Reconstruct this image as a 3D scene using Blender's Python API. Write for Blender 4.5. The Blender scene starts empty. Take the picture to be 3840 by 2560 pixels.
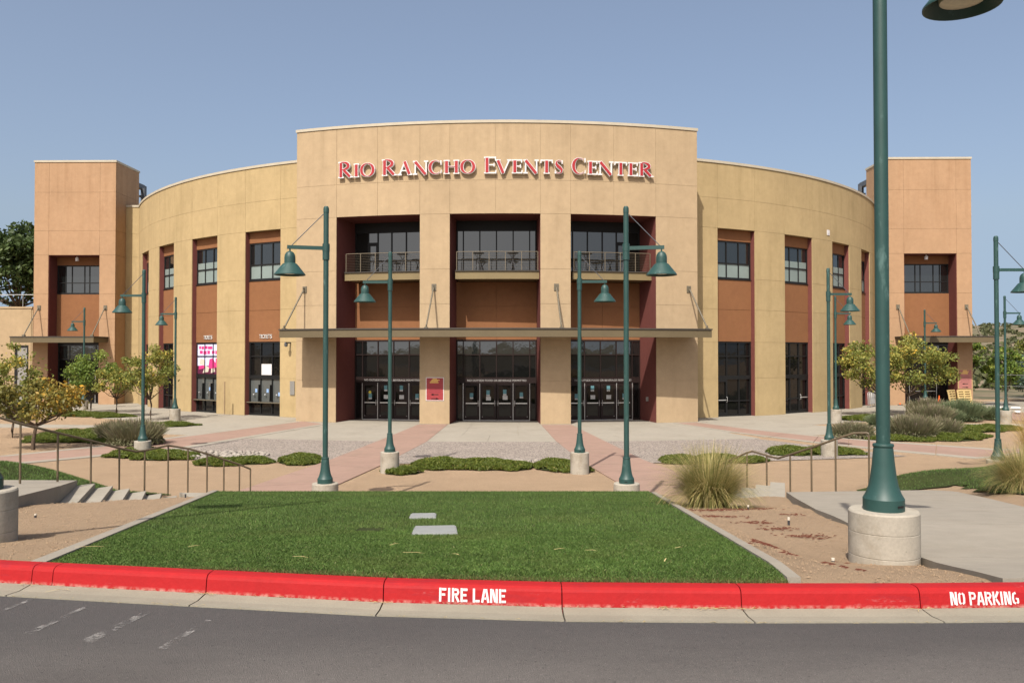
import bpy, math, random
import numpy as np
from mathutils import Matrix, Vector
S = bpy.context.scene
COL = S.collection
R = math.radians
random.seed(7)
RNG = np.random.default_rng(11)

# ------------------------------------------------------------------ camera, sky, sun, exposure
EYE = 3.76                      # eye above the plaza (z = 0); the street lies at z = 2.16
cam = bpy.data.cameras.new('camera')
cam.sensor_width = 36.0
cam.lens = 29.08
cam.clip_end = 6000
cam.clip_start = 0.1
co = bpy.data.objects.new('camera', cam)
COL.objects.link(co)
co.location = (0, 0, EYE)
co.rotation_euler = (R(91.0), 0, 0)
S.camera = co

SUN_D = Vector((.1997, .5968, -.7771)).normalized()     # direction the light travels
sun = bpy.data.lights.new('sun', 'SUN')
sun.energy = 4.3
sun.angle = R(.55)
sun.color = (1.0, .94, .85)
so = bpy.data.objects.new('sun', sun)
COL.objects.link(so)
so.location = (-20, -30, 60)
so.rotation_euler = SUN_D.to_track_quat('-Z', 'Y').to_euler()

W = bpy.data.worlds.new('World')
S.world = W
W.use_nodes = True
nt = W.node_tree
nt.nodes.clear()
sky = nt.nodes.new('ShaderNodeTexSky')
sky.sky_type = 'NISHITA'
sky.sun_disc = False
sky.sun_elevation = R(51)
sky.sun_rotation = R(198.5)
sky.altitude = 700
sky.air_density = .9
sky.dust_density = 8.0
sky.ozone_density = 1.0
bg = nt.nodes.new('ShaderNodeBackground')
bg.inputs['Strength'].default_value = .131
out = nt.nodes.new('ShaderNodeOutputWorld')
# the low sky is one even haze down to the horizon
tc = nt.nodes.new('ShaderNodeTexCoord')
mx_ = nt.nodes.new('ShaderNodeVectorMath'); mx_.operation = 'MAXIMUM'
mx_.inputs[1].default_value = (-2, -2, .15)
nt.links.new(tc.outputs['Generated'], mx_.inputs[0])
nt.links.new(mx_.outputs[0], sky.inputs[0])
hz_ = nt.nodes.new('ShaderNodeMix'); hz_.data_type = 'RGBA'      # a fifth of even, dusty haze over the whole sky
hz_.inputs[0].default_value = .2; hz_.inputs[7].default_value = (1.9, 1.9, 1.6, 1)
nt.links.new(sky.outputs[0], hz_.inputs[6])
nt.links.new(hz_.outputs[2], bg.inputs[0])
nt.links.new(bg.outputs[0], out.inputs[0])

S.view_settings.view_transform = 'Standard'
S.view_settings.look = 'None'
S.view_settings.exposure = .6
S.view_settings.gamma = 1
S.view_settings.use_curve_mapping = False
S.render.engine = 'CYCLES'
S.cycles.use_denoising = True
S.cycles.max_bounces = 6
S.cycles.diffuse_bounces = 3
S.cycles.glossy_bounces = 3
S.cycles.transmission_bounces = 2
S.cycles.transparent_max_bounces = 6
S.cycles.sample_clamp_indirect = 6

# ------------------------------------------------------------------ materials
def srgb(r, g, b):
    f = lambda c: (c / 255 / 12.92) if c / 255 <= .04045 else ((c / 255 + .055) / 1.055) ** 2.4
    return (f(r), f(g), f(b))

def mat(name, col, rough=.8, spec=.3, noise=(), bump=None, metal=0, stretch=None, attr=None, ior=None, extra=None):
    """base colour times layers of noise (scale, amount, optional stretch xyz), optional bump (scale, strength)"""
    m = bpy.data.materials.new(name)
    m.use_nodes = True
    t = m.node_tree
    b = t.nodes['Principled BSDF']
    b.inputs['Roughness'].default_value = rough
    b.inputs['Specular IOR Level'].default_value = spec
    b.inputs['Metallic'].default_value = metal
    if ior: b.inputs['IOR'].default_value = ior
    geo = t.nodes.new('ShaderNodeNewGeometry')
    rgb = t.nodes.new('ShaderNodeRGB')
    rgb.outputs[0].default_value = (*col, 1)
    cur = rgb.outputs[0]
    def scaled(pos, st):
        mp = t.nodes.new('ShaderNodeVectorMath'); mp.operation = 'MULTIPLY'
        t.links.new(pos, mp.inputs[0]); mp.inputs[1].default_value = st
        return mp.outputs[0]
    for L in noise:
        sc, am = L[0], L[1]
        n = t.nodes.new('ShaderNodeTexNoise')
        n.inputs['Scale'].default_value = sc
        n.inputs['Detail'].default_value = 4
        n.inputs['Roughness'].default_value = .6
        t.links.new(scaled(geo.outputs['Position'], L[2]) if len(L) > 2 else geo.outputs['Position'], n.inputs['Vector'])
        mr = t.nodes.new('ShaderNodeMapRange')
        mr.inputs[1].default_value = .25; mr.inputs[2].default_value = .75
        mr.inputs[3].default_value = 1 - am; mr.inputs[4].default_value = 1 + am
        t.links.new(n.outputs['Fac'], mr.inputs[0])
        vm = t.nodes.new('ShaderNodeVectorMath'); vm.operation = 'SCALE'
        t.links.new(cur, vm.inputs[0]); t.links.new(mr.outputs[0], vm.inputs['Scale'])
        cur = vm.outputs[0]
    if attr:
        a = t.nodes.new('ShaderNodeAttribute'); a.attribute_name = attr[0]
        cr = t.nodes.new('ShaderNodeValToRGB')
        el = cr.color_ramp.elements
        stops = attr[1]
        el[0].position = stops[0][0]; el[0].color = (*stops[0][1], 1)
        el[1].position = stops[-1][0]; el[1].color = (*stops[-1][1], 1)
        for p, c in stops[1:-1]:
            e = el.new(p); e.color = (*c, 1)
        t.links.new(a.outputs['Fac'], cr.inputs[0])
        vm = t.nodes.new('ShaderNodeVectorMath'); vm.operation = 'MULTIPLY'
        t.links.new(cur, vm.inputs[0]); t.links.new(cr.outputs[0], vm.inputs[1])
        cur = vm.outputs[0]
    if extra: cur = extra(t, geo, cur)
    t.links.new(cur, b.inputs['Base Color'])
    if bump:
        n = t.nodes.new('ShaderNodeTexNoise')
        n.inputs['Scale'].default_value = bump[0]; n.inputs['Detail'].default_value = 5
        t.links.new(geo.outputs['Position'], n.inputs['Vector'])
        bp = t.nodes.new('ShaderNodeBump')
        bp.inputs['Strength'].default_value = bump[1]; bp.inputs['Distance'].default_value = bump[2] if len(bump) > 2 else .02
        t.links.new(n.outputs['Fac'], bp.inputs['Height'])
        t.links.new(bp.outputs[0], b.inputs['Normal'])
    return m

def mixto(t, cur, fac, col):
    mx = t.nodes.new('ShaderNodeMix'); mx.data_type = 'RGBA'
    t.links.new(fac, mx.inputs[0]); t.links.new(cur, mx.inputs[6]); mx.inputs[7].default_value = (*col, 1)
    return mx.outputs[2]

def noisefac(t, pos, scale, lo, hi, stretch=None, detail=5):
    if stretch:
        mp = t.nodes.new('ShaderNodeVectorMath'); mp.operation = 'MULTIPLY'
        t.links.new(pos, mp.inputs[0]); mp.inputs[1].default_value = stretch; pos = mp.outputs[0]
    n = t.nodes.new('ShaderNodeTexNoise'); n.inputs['Scale'].default_value = scale; n.inputs['Detail'].default_value = detail
    n.inputs['Roughness'].default_value = .65
    t.links.new(pos, n.inputs['Vector'])
    mr = t.nodes.new('ShaderNodeMapRange'); mr.inputs[1].default_value = lo; mr.inputs[2].default_value = hi
    t.links.new(n.outputs['Fac'], mr.inputs[0])
    return mr.outputs[0]

def scalefac(t, f, k):
    m = t.nodes.new('ShaderNodeMath'); m.operation = 'MULTIPLY'
    t.links.new(f, m.inputs[0]); m.inputs[1].default_value = k
    return m.outputs[0]

def stucco(name, col, streak=.3, dirt=(.15, .105, .055), top=16.6):
    def ex(t, geo, cur):
        f = noisefac(t, geo.outputs['Position'], 1.0, .50, .78, (1.6, 1.6, .22))
        cur = mixto(t, cur, scalefac(t, f, streak), dirt)
        f2 = noisefac(t, geo.outputs['Position'], .55, .52, .80)
        cur = mixto(t, cur, scalefac(t, f2, streak * .7), dirt)
        sx = t.nodes.new('ShaderNodeSeparateXYZ'); t.links.new(geo.outputs['Position'], sx.inputs[0])
        hi = t.nodes.new('ShaderNodeMapRange'); hi.inputs[1].default_value = top - 3.2; hi.inputs[2].default_value = top
        t.links.new(sx.outputs[2], hi.inputs[0])
        f3 = noisefac(t, geo.outputs['Position'], 1.0, .46, .66, (2.6, 2.6, .10))
        mm = t.nodes.new('ShaderNodeMath'); mm.operation = 'MULTIPLY'; t.links.new(hi.outputs[0], mm.inputs[0]); t.links.new(f3, mm.inputs[1])
        return mixto(t, cur, scalefac(t, mm.outputs[0], .16), tuple(c * .8 for c in dirt))
    return mat(name, col, .92, .15, noise=((.35, .07), (3.0, .07), (26, .06)), bump=(60, .25, .01), extra=ex)

ALB = 1.0
M = {}
M['tan'] = stucco('tan_stucco', (0.345, 0.256, 0.158), .22)
M['wing'] = stucco('yellow_stucco', (0.350, 0.262, 0.138), .36, (.19, .14, .065), 15.6)
M['tower'] = stucco('orange_stucco', (0.325, 0.205, 0.120), .25, (.20, .105, .05))
M['brown'] = stucco('brown_stucco', (0.193, 0.088, 0.040), .25, (.17, .07, .04))
M['maroon'] = stucco('maroon_stucco', (0.135, 0.045, 0.038), .15, (.12, .035, .03))
M['lowwall'] = stucco('low_wall_stucco', (0.325, 0.240, 0.145), .25)
M['coping'] = mat('cream_coping', (0.380, 0.335, 0.255), .6, .3, noise=((2, .08),))
M['frame'] = mat('black_frame', (.010, .010, .010), .5, .25)
M['doorframe'] = mat('dark_bronze', (.016, .009, .008), .5, .2)
M['steel'] = mat('light_steel', (.55, .54, .52), .35, .5, metal=.6)
M['khaki'] = mat('khaki_paint', (0.099, 0.076, 0.041), .55, .35, noise=((1.2, .08), (9, .05)))
M['khaki_light'] = mat('khaki_light', (0.169, 0.127, 0.061), .55, .35, noise=((1.2, .08),))
M['flash'] = mat('dark_flashing', (.05, .043, .035), .6, .3)
M['rod'] = mat('rod_paint', (0.115, 0.098, 0.068), .5, .4, noise=((4, .1),))
M['roof'] = mat('roof_membrane', (.35, .33, .30), .9, .2, noise=((1, .1),))
M['white'] = mat('white_paint', (.56, .54, .53), .5, .4)
M['red'] = mat('red_acrylic', (.30, .018, .022), .4, .4)
M['silver'] = mat('silver_letters', (.50, .49, .47), .4, .4)
M['vinyl'] = mat('vinyl_letters', (0.330, 0.320, 0.310), .6, .2)
M['paper'] = mat('paper', (.42, .42, .41), .8, .2)
M['teal_paper'] = mat('teal_notice', (.10, .22, .25), .7, .2)
M['blue_paper'] = mat('blue_notice', (.22, .34, .55), .7, .2)
M['yellow'] = mat('yellow_sticker', (.55, .45, .06), .7, .2)
M['blind'] = mat('frosted_film', (0.175, 0.215, 0.200), .35, .5, noise=((.7, .08),))
M['dusk'] = mat('dark_interior', (.014, .013, .012), .9, .1)
M['post_red'] = mat('poster_red', (0.250, 0.032, 0.036), .5, .3, noise=((5, .06),))
M['post_faded'] = mat('poster_faded', (0.300, 0.120, 0.105), .6, .3, noise=((5, .08),))
M['pink'] = mat('poster_pink', (.55, .035, .17), .5, .3)
M['lilac'] = mat('poster_lilac', (.55, .55, .75), .5, .3)
M['plum'] = mat('poster_plum', (.09, .015, .04), .5, .3)
M['cream'] = mat('poster_cream', (.50, .45, .37), .5, .3)
M['gold'] = mat('poster_gold', (.70, .48, .12), .5, .3)
M['ink'] = mat('black_ink', (.012, .01, .01), .5, .3)
M['grey_metal'] = mat('grey_metal', (.28, .27, .25), .45, .4, metal=.5)
M['darksteel'] = mat('dark_steel', (.07, .075, .085), .5, .4)
M['cable'] = mat('rail_paint', (0.130, 0.105, 0.070), .45, .4)
M['orange'] = mat('orange_plastic', (.62, .11, .02), .6, .3)
M['pallet'] = mat('yellow_wood', (0.420, 0.310, 0.140), .8, .2, noise=((6, .15),))
M['galv'] = mat('galvanised', (.42, .42, .41), .45, .4, metal=.5)

def glass(name, col, ior, rough):
    m = mat(name, col, rough, .5, ior=ior, bump=(.8, .022, .3))
    return m
M['glass'] = glass('tinted_glass', (.006, .008, .008), 1.95, .02)
M['glass_low'] = glass('lobby_glass', (.006, .006, .006), 1.40, .02)
M['counter_glass'] = glass('counter_glass', (.075, .082, .080), 1.5, .05)

def lamp_ex(t, geo, cur):
    f = noisefac(t, geo.outputs['Position'], 9, .60, .72, (1, 1, .35))
    cur = mixto(t, cur, scalefac(t, f, .30), (.16, .26, .24))
    f = noisefac(t, geo.outputs['Position'], 55, .70, .76)
    return mixto(t, cur, scalefac(t, f, .5), (.30, .36, .34))
M['green'] = mat('green_paint', (0.016, 0.050, 0.044),  .5, .4, noise=((3, .10), (14, .06)), extra=lamp_ex)
M['shade_in'] = mat('shade_inside', (.10, .085, .06), .6, .3)
M['lens'] = mat('lamp_lens', (.46, .42, .32), .35, .5, noise=((30, .12),))
def conc_ex(t, geo, cur):
    f = noisefac(t, geo.outputs['Position'], 2.2, .50, .70)
    cur = mixto(t, cur, scalefac(t, f, .65), (.15, .115, .07))
    f = noisefac(t, geo.outputs['Position'], 30, .66, .72)
    return mixto(t, cur, scalefac(t, f, .7), (.12, .095, .07))
M['base_conc'] = mat('base_concrete', (0.305, 0.275, 0.226), .9, .2, noise=((5, .10), (40, .08)), bump=(45, .18, .01), extra=conc_ex)
def slab_ex(t, geo, cur):
    f = noisefac(t, geo.outputs['Position'], .6, .50, .80)
    cur = mixto(t, cur, scalefac(t, f, .35), (.15, .125, .09))
    f = noisefac(t, geo.outputs['Position'], 2.5, .62, .80, (1.0, .3, 1))
    return mixto(t, cur, scalefac(t, f, .35), (.14, .12, .09))
M['conc'] = mat('pale_concrete', (.262, .238, .196), .9, .2, noise=((.5, .06), (4, .06), (60, .06)), bump=(80, .2, .01), extra=slab_ex)
M['conc2'] = mat('grey_concrete', (0.234, 0.209, 0.171), .9, .2, noise=((.5, .06), (4, .07), (60, .07)), bump=(80, .25, .01), extra=slab_ex)
M['pinkc'] = mat('pink_concrete', (0.254, 0.169, 0.133), .9, .2, noise=((.5, .08), (3, .07), (50, .06)), bump=(80, .2, .01), extra=slab_ex)

def sand_ex(t, geo, cur):
    # beyond the plaza the ground turns to scrub land; near, speckled decomposed granite
    f = noisefac(t, geo.outputs['Position'], 260, .52, .62, detail=2)
    cur = mixto(t, cur, scalefac(t, f, .38), (.17, .115, .07))
    f = noisefac(t, geo.outputs['Position'], 190, .60, .66, detail=2)
    cur = mixto(t, cur, scalefac(t, f, .45), (.46, .38, .28))
    f = noisefac(t, geo.outputs['Position'], .8, .50, .75)
    return mixto(t, cur, scalefac(t, f, .35), (.26, .18, .115))
M['sand'] = mat('tan_sand', (0.339, 0.241, 0.156), .95, .1, noise=((.25, .05), (1.5, .07), (14, .08), (120, .12)), bump=(140, .9, .03), extra=sand_ex)
def hill_ex(t, geo, cur):
    f = noisefac(t, geo.outputs['Position'], .035, .42, .60)
    cur = mixto(t, cur, scalefac(t, f, .75), (.105, .10, .055))
    f = noisefac(t, geo.outputs['Position'], .22, .48, .56, detail=3)
    return mixto(t, cur, scalefac(t, f, .75), (.065, .07, .04))
M['hill'] = mat('scrub_land', (0.215, 0.160, 0.113), .95, .1, noise=((.02, .12), (.4, .12)), extra=hill_ex)
def road_ex(t, geo, cur):
    f = noisefac(t, geo.outputs['Position'], 120, .60, .66, detail=2)
    cur = mixto(t, cur, scalefac(t, f, .75), (.20, .18, .165))
    f = noisefac(t, geo.outputs['Position'], 85, .70, .74, detail=2)
    cur = mixto(t, cur, scalefac(t, f, .8), (.42, .38, .34))
    f = noisefac(t, geo.outputs['Position'], 1.1, .46, .72, (.35, 1.2, 1))
    cur = mixto(t, cur, scalefac(t, f, .45), (.062, .056, .053))
    f = noisefac(t, geo.outputs['Position'], 60, .64, .70, detail=2)
    cur = mixto(t, cur, scalefac(t, f, .8), (.03, .028, .028))
    # darker strip along the gutter
    sx = t.nodes.new('ShaderNodeSeparateXYZ'); t.links.new(geo.outputs['Position'], sx.inputs[0])
    mr = t.nodes.new('ShaderNodeMapRange'); mr.inputs[1].default_value = 4.1; mr.inputs[2].default_value = 4.95
    t.links.new(sx.outputs[1], mr.inputs[0])
    return mixto(t, cur, scalefac(t, mr.outputs[0], .58), (.045, .044, .046))
M['road'] = mat('asphalt', (0.125, 0.113, 0.104), .85, .25, noise=((.4, .08), (30, .10), (260, .25)), bump=(180, .9, .02), extra=road_ex)
def kerb_ex(t, geo, cur):
    f = noisefac(t, geo.outputs['Position'], 5, .60, .72, (.45, .45, 2.6))
    g = noisefac(t, geo.outputs['Position'], 75, .50, .66, (.4, .4, 1.3))
    mm = t.nodes.new('ShaderNodeMath'); mm.operation = 'MULTIPLY'
    t.links.new(f, mm.inputs[0]); t.links.new(g, mm.inputs[1])
    cur = mixto(t, cur, scalefac(t, mm.outputs[0], .55), (.36, .19, .19))
    f = noisefac(t, geo.outputs['Position'], 2.3, .57, .72, (.5, .5, 2.5))
    cur = mixto(t, cur, scalefac(t, f, .60), (.14, .012, .022))
    # paint worn off along the foot of the kerb
    sx = t.nodes.new('ShaderNodeSeparateXYZ'); t.links.new(geo.outputs['Position'], sx.inputs[0])
    mr = t.nodes.new('ShaderNodeMapRange'); mr.inputs[1].default_value = 2.180; mr.inputs[2].default_value = 2.158
    t.links.new(sx.outputs[2], mr.inputs[0])
    g2 = noisefac(t, geo.outputs['Position'], 24, .42, .62)
    m2 = t.nodes.new('ShaderNodeMath'); m2.operation = 'MULTIPLY'
    t.links.new(mr.outputs[0], m2.inputs[0]); t.links.new(g2, m2.inputs[1])
    return mixto(t, cur, scalefac(t, m2.outputs[0], .55), (.48, .33, .27))
M['kerb'] = mat('red_kerb_paint', (0.285, 0.0085, 0.010), .68, .2, noise=((3, .06), (20, .07)), bump=(35, .25, .01), extra=kerb_ex)
def sten_ex(t, geo, cur):
    f = noisefac(t, geo.outputs['Position'], 50, .55, .66)
    return mixto(t, cur, scalefac(t, f, .5), (.60, .20, .20))
M['stencil'] = mat('white_stencil', (.55, .50, .49), .6, .3, extra=sten_ex)
def grav_ex(t, geo, cur):
    v = t.nodes.new('ShaderNodeTexVoronoi'); v.inputs['Scale'].default_value = 24
    t.links.new(geo.outputs['Position'], v.inputs['Vector'])
    sx = t.nodes.new('ShaderNodeSeparateColor'); t.links.new(v.outputs['Color'], sx.inputs[0])
    mr = t.nodes.new('ShaderNodeMapRange'); mr.inputs[3].default_value = .50; mr.inputs[4].default_value = 1.55
    t.links.new(sx.outputs[0], mr.inputs[0])
    vm = t.nodes.new('ShaderNodeVectorMath'); vm.operation = 'SCALE'
    t.links.new(cur, vm.inputs[0]); t.links.new(mr.outputs[0], vm.inputs['Scale'])
    return vm.outputs[0]
M['gravel'] = mat('grey_gravel', (0.245, 0.210, 0.182), .95, .15, noise=((.6, .06),), bump=(24, 1.0, .06), extra=grav_ex)
M['gutter'] = mat('gutter_concrete', (0.220, 0.201, 0.157), .9, .2, noise=((.7, .08), (4, .08), (60, .07)), bump=(80, .25, .01), extra=slab_ex)
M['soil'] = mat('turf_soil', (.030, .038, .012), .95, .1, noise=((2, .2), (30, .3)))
def turf_ex(t, geo, cur):
    f = noisefac(t, geo.outputs['Position'], .9, .48, .75)
    return mixto(t, cur, scalefac(t, f, .32), (.115, .125, .035))
M['grass'] = mat('turf_blades', (1, 1, 1), .6, .25, noise=((.5, .20), (2.2, .16), (7, .16)), extra=turf_ex,
                 attr=('rnd', [(0, (.030, .058, .010)), (.45, (.053, .100, .018)), (.92, (.086, .138, .031)), (.993, (.13, .15, .05)), (1, (.22, .20, .10))]))
M['fringe'] = mat('browned_blades', (1, 1, 1), .7, .2, attr=('rnd', [(0, (.035, .028, .014)), (.5, (.10, .085, .03)), (1, (.20, .16, .07))]))
M['bark'] = mat('tree_bark', (.085, .060, .042), .9, .2, noise=((12, .25),), bump=(30, .8, .03))
def leafmat(name, stops, rough=.55):
    m = mat(name, (1, 1, 1), rough, .3, attr=('rnd', stops))
    t = m.node_tree; b = t.nodes['Principled BSDF']
    src = b.inputs['Base Color'].links[0].from_socket
    tr = t.nodes.new('ShaderNodeBsdfTranslucent'); t.links.new(src, tr.inputs[0])
    ms = t.nodes.new('ShaderNodeMixShader'); ms.inputs[0].default_value = .32
    t.links.new(b.outputs[0], ms.inputs[1]); t.links.new(tr.outputs[0], ms.inputs[2])
    t.links.new(ms.outputs[0], t.nodes['Material Output'].inputs[0])
    return m
M['leaf_g'] = leafmat('green_leaves', [(0, (0.064, 0.108, 0.018)), (.6, (0.162, 0.226, 0.040)), (.92, (0.306, 0.306, 0.064)), (1, (0.576, 0.396, 0.072))])
M['leaf_o'] = leafmat('olive_leaves', [(0, (0.087, 0.117, 0.023)), (.5, (0.215, 0.225, 0.049)), (.86, (0.391, 0.313, 0.069)), (1, (0.750, 0.489, 0.078))])
M['leaf_y'] = leafmat('yellowing_leaves', [(0, (.075, .080, .018)), (.55, (.19, .165, .035)), (.82, (.34, .22, .04)), (1, (.62, .32, .03))])
M['leaf_d'] = leafmat('dark_leaves', [(0, (.030, .050, .014)), (.6, (.062, .095, .026)), (1, (.12, .15, .05))])
M['leaf_b'] = leafmat('blue_needles', [(0, (0.049, 0.084, 0.063)), (.6, (0.105, 0.161, 0.119)), (1, (0.196, 0.252, 0.196))])
M['juniper'] = leafmat('juniper_sprigs', [(0, (.040, .058, .010)), (.5, (.095, .125, .018)), (.85, (.155, .175, .030)), (1, (.27, .21, .07))])
M['sage'] = leafmat('sage_stems', [(0, (.09, .095, .042)), (.5, (.165, .165, .085)), (.8, (.235, .19, .13)), (1, (.26, .185, .18))])
M['shrubg'] = leafmat('green_shrub', [(0, (0.060, 0.090, 0.045)), (.6, (0.143, 0.180, 0.090)), (1, (0.255, 0.255, 0.150))])
M['tuft'] = leafmat('tuft_blades', [(0, (0.115, 0.132, 0.040)), (.45, (0.265, 0.247, 0.081)), (.8, (0.460, 0.356, 0.149)), (1, (0.598, 0.483, 0.241))])
M['golden'] = leafmat('golden_blades', [(0, (0.230, 0.172, 0.052)), (.5, (0.483, 0.333, 0.092)), (1, (0.713, 0.517, 0.196))])
M['scrub'] = leafmat('scrub_bush', [(0, (0.052, 0.065, 0.026)), (1, (0.143, 0.143, 0.065))])
M['straw'] = mat('straw', (.42, .33, .16), .8, .2)
M['litter'] = mat('red_brown_litter', (0.085, 0.028, 0.018), .9, .1)
M['stone'] = mat('river_stone', (0.250, 0.222, 0.190), .8, .2, noise=((6, .30),))
M['cover'] = mat('grey_cover', (0.226, 0.237, 0.232), .6, .3, noise=((6, .1),))
M['black_plastic'] = mat('black_plastic', (.03, .03, .035), .5, .3)
M['rail'] = mat('olive_rail', (0.096, 0.070, 0.041), .5, .4, noise=((7, .16), (40, .12)))
M['stripe'] = mat('faded_stripe', (.21, .20, .19), .9, .15, noise=((40, .30), (5, .2)))
_t = M['stripe'].node_tree
_g = _t.nodes.new('ShaderNodeNewGeometry')
_f = noisefac(_t, _g.outputs['Position'], 16, .46, .66)
_tr = _t.nodes.new('ShaderNodeBsdfTransparent'); _ms = _t.nodes.new('ShaderNodeMixShader')
_t.links.new(scalefac(_t, _f, .8), _ms.inputs[0]); _t.links.new(_tr.outputs[0], _ms.inputs[1]); _t.links.new(_t.nodes['Principled BSDF'].outputs[0], _ms.inputs[2])
_t.links.new(_ms.outputs[0], _t.nodes['Material Output'].inputs[0])

# ------------------------------------------------------------------ mesh helpers
class MB:
    def __init__(s):
        s.v = []; s.f = []; s.sm = []
    def add(s, vs, fs, smooth=False, m=None):
        o = len(s.v)
        s.v += [tuple(m @ Vector(p)) if m is not None else tuple(p) for p in vs]
        s.f += [tuple(i + o for i in f) for f in fs]
        s.sm += [smooth] * len(fs)
        return s
    def box(s, x0, x1, y0, y1, z0, z1, m=None):
        vs = [(x, y, z) for z in (z0, z1) for y in (y0, y1) for x in (x0, x1)]
        return s.add(vs, [(0, 2, 3, 1), (4, 5, 7, 6), (0, 1, 5, 4), (2, 6, 7, 3), (0, 4, 6, 2), (1, 3, 7, 5)], False, m)
    def prism(s, poly, z0, z1, m=None):
        n = len(poly)
        a = sum(poly[i][0] * poly[(i + 1) % n][1] - poly[(i + 1) % n][0] * poly[i][1] for i in range(n))
        if a < 0: poly = poly[::-1]
        zz0 = z0 if callable(z0) else (lambda x, y: z0)
        zz1 = z1 if callable(z1) else (lambda x, y: z1)
        vs = [(x, y, zz0(x, y)) for x, y in poly] + [(x, y, zz1(x, y)) for x, y in poly]
        fs = [tuple(range(n - 1, -1, -1)), tuple(range(n, 2 * n))] + [(i, (i + 1) % n, n + (i + 1) % n, n + i) for i in range(n)]
        return s.add(vs, fs, False, m)
    def arcbox(s, R0, R1, t0, t1, z0, z1, step=1.0):
        n = max(1, int(math.ceil(abs(t1 - t0) / step)))
        vs = []
        for i in range(n + 1):
            t = R(t0 + (t1 - t0) * i / n)
            for r in (R0, R1):
                for z in (z0, z1):
                    vs.append((r * math.sin(t), -r * math.cos(t), z))
        fs = []
        for i in range(n):
            a = i * 4; b = a + 4
            fs += [(a, b, b + 1, a + 1), (a + 2, a + 3, b + 3, b + 2), (a + 1, b + 1, b + 3, a + 3), (a, a + 2, b + 2, b)]
        e = n * 4
        fs += [(0, 1, 3, 2), (e, e + 2, e + 3, e + 1)]
        return s.add(vs, fs)
    def tube(s, pts, rad, n=8, m=None, cap=True):
        pts = [Vector(p) for p in pts]
        rads = rad if isinstance(rad, (list, tuple)) else [rad] * len(pts)
        vs = []; fs = []
        for i, p in enumerate(pts):
            d = (pts[min(i + 1, len(pts) - 1)] - pts[max(i - 1, 0)]).normalized()
            u = d.cross(Vector((0, 0, 1)))
            if u.length < 1e-3: u = Vector((1, 0, 0))
            u.normalize(); w = d.cross(u)
            for k in range(n):
                a = 2 * math.pi * k / n
                vs.append(tuple(p + (u * math.cos(a) + w * math.sin(a)) * rads[i]))
        for i in range(len(pts) - 1):
            for k in range(n):
                a = i * n + k; b = i * n + (k + 1) % n
                fs.append((a, b, b + n, a + n))
        s.add(vs, fs, True, m)
        if cap:
            s.add([vs[k] for k in range(n)], [tuple(range(n))], False, m)
            s.add([vs[(len(pts) - 1) * n + k] for k in range(n)], [tuple(range(n - 1, -1, -1))], False, m)
        return s
    def lathe(s, prof, n=24, m=None):
        """profile of revolution; bends sharper than 25 degrees stay hard edges"""
        runs = [[prof[0]]]
        for i in range(1, len(prof)):
            runs[-1].append(prof[i])
            if i < len(prof) - 1:
                a = math.atan2(prof[i][1] - prof[i - 1][1], prof[i][0] - prof[i - 1][0]); b = math.atan2(prof[i + 1][1] - prof[i][1], prof[i + 1][0] - prof[i][0])
                d = abs((b - a + math.pi) % (2 * math.pi) - math.pi)
                if d > math.radians(25): runs.append([prof[i]])
        for run in runs:
            vs = []; fs = []
            for r, z in run:
                for k in range(n):
                    a = 2 * math.pi * k / n
                    vs.append((r * math.cos(a), r * math.sin(a), z))
            for i in range(len(run) - 1):
                for k in range(n):
                    a = i * n + k; b = i * n + (k + 1) % n
                    fs.append((a, b, b + n, a + n))
            s.add(vs, fs, True, m)
        return s
    def strip(s, pts, hw, y0, y1, m=None):
        """flat stroke in the local xz plane, from y0 (back) to y1 (front)"""
        n = len(pts); L = []; Rr = []
        hws = hw if isinstance(hw, (list, tuple)) else [hw] * n
        P = [Vector((p[0], p[1])) for p in pts]
        for i in range(n):
            d = P[min(i + 1, n - 1)] - P[max(i - 1, 0)]
            d.normalize(); nn = Vector((-d.y, d.x))
            L.append(P[i] + nn * hws[i]); Rr.append(P[i] - nn * hws[i])
        vs = []
        for i in range(n):
            vs += [(L[i].x, y1, L[i].y), (Rr[i].x, y1, Rr[i].y), (L[i].x, y0, L[i].y), (Rr[i].x, y0, Rr[i].y)]
        fs = []
        for i in range(n - 1):
            a = i * 4; b = a + 4
            fs += [(a, a + 1, b + 1, b), (a + 2, b + 2, b + 3, a + 3), (a, b, b + 2, a + 2), (a + 1, a + 3, b + 3, b + 1)]
        e = (n - 1) * 4
        fs += [(0, 2, 3, 1), (e, e + 1, e + 3, e + 2)]
        return s.add(vs, fs, False, m)
    def mesh(s, name):
        me = bpy.data.meshes.new(name)
        me.from_pydata(s.v, [], s.f)
        me.polygons.foreach_set('use_smooth', s.sm)
        me.update()
        return me
    def build(s, name, m, parent=None, **kw):
        me = s.mesh(name)
        me.materials.append(M[m] if isinstance(m, str) else m)
        return link(name, me, parent, **kw)

def link(name, me, parent=None, label=None, cat=None, group=None, kind=None):
    o = bpy.data.objects.new(name, me)
    COL.objects.link(o)
    if parent is not None: o.parent = parent
    tag(o, label, cat, group, kind)
    return o

def tag(o, label=None, cat=None, group=None, kind=None):
    if label: o['label'] = label
    if cat: o['category'] = cat
    if group: o['group'] = group
    if kind: o['kind'] = kind
    return o

def empty(name, loc=(0, 0, 0), rz=0, label=None, cat=None, group=None, kind=None):
    o = bpy.data.objects.new(name, None)
    COL.objects.link(o)
    o.location = loc; o.rotation_euler = (0, 0, rz)
    o.empty_display_size = .3
    return tag(o, label, cat, group, kind)

def copy_tree(o, parent=None):
    c = o.copy(); COL.objects.link(c)
    if parent is not None: c.parent = parent
    for ch in list(o.children): copy_tree(ch, c)
    return c

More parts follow.
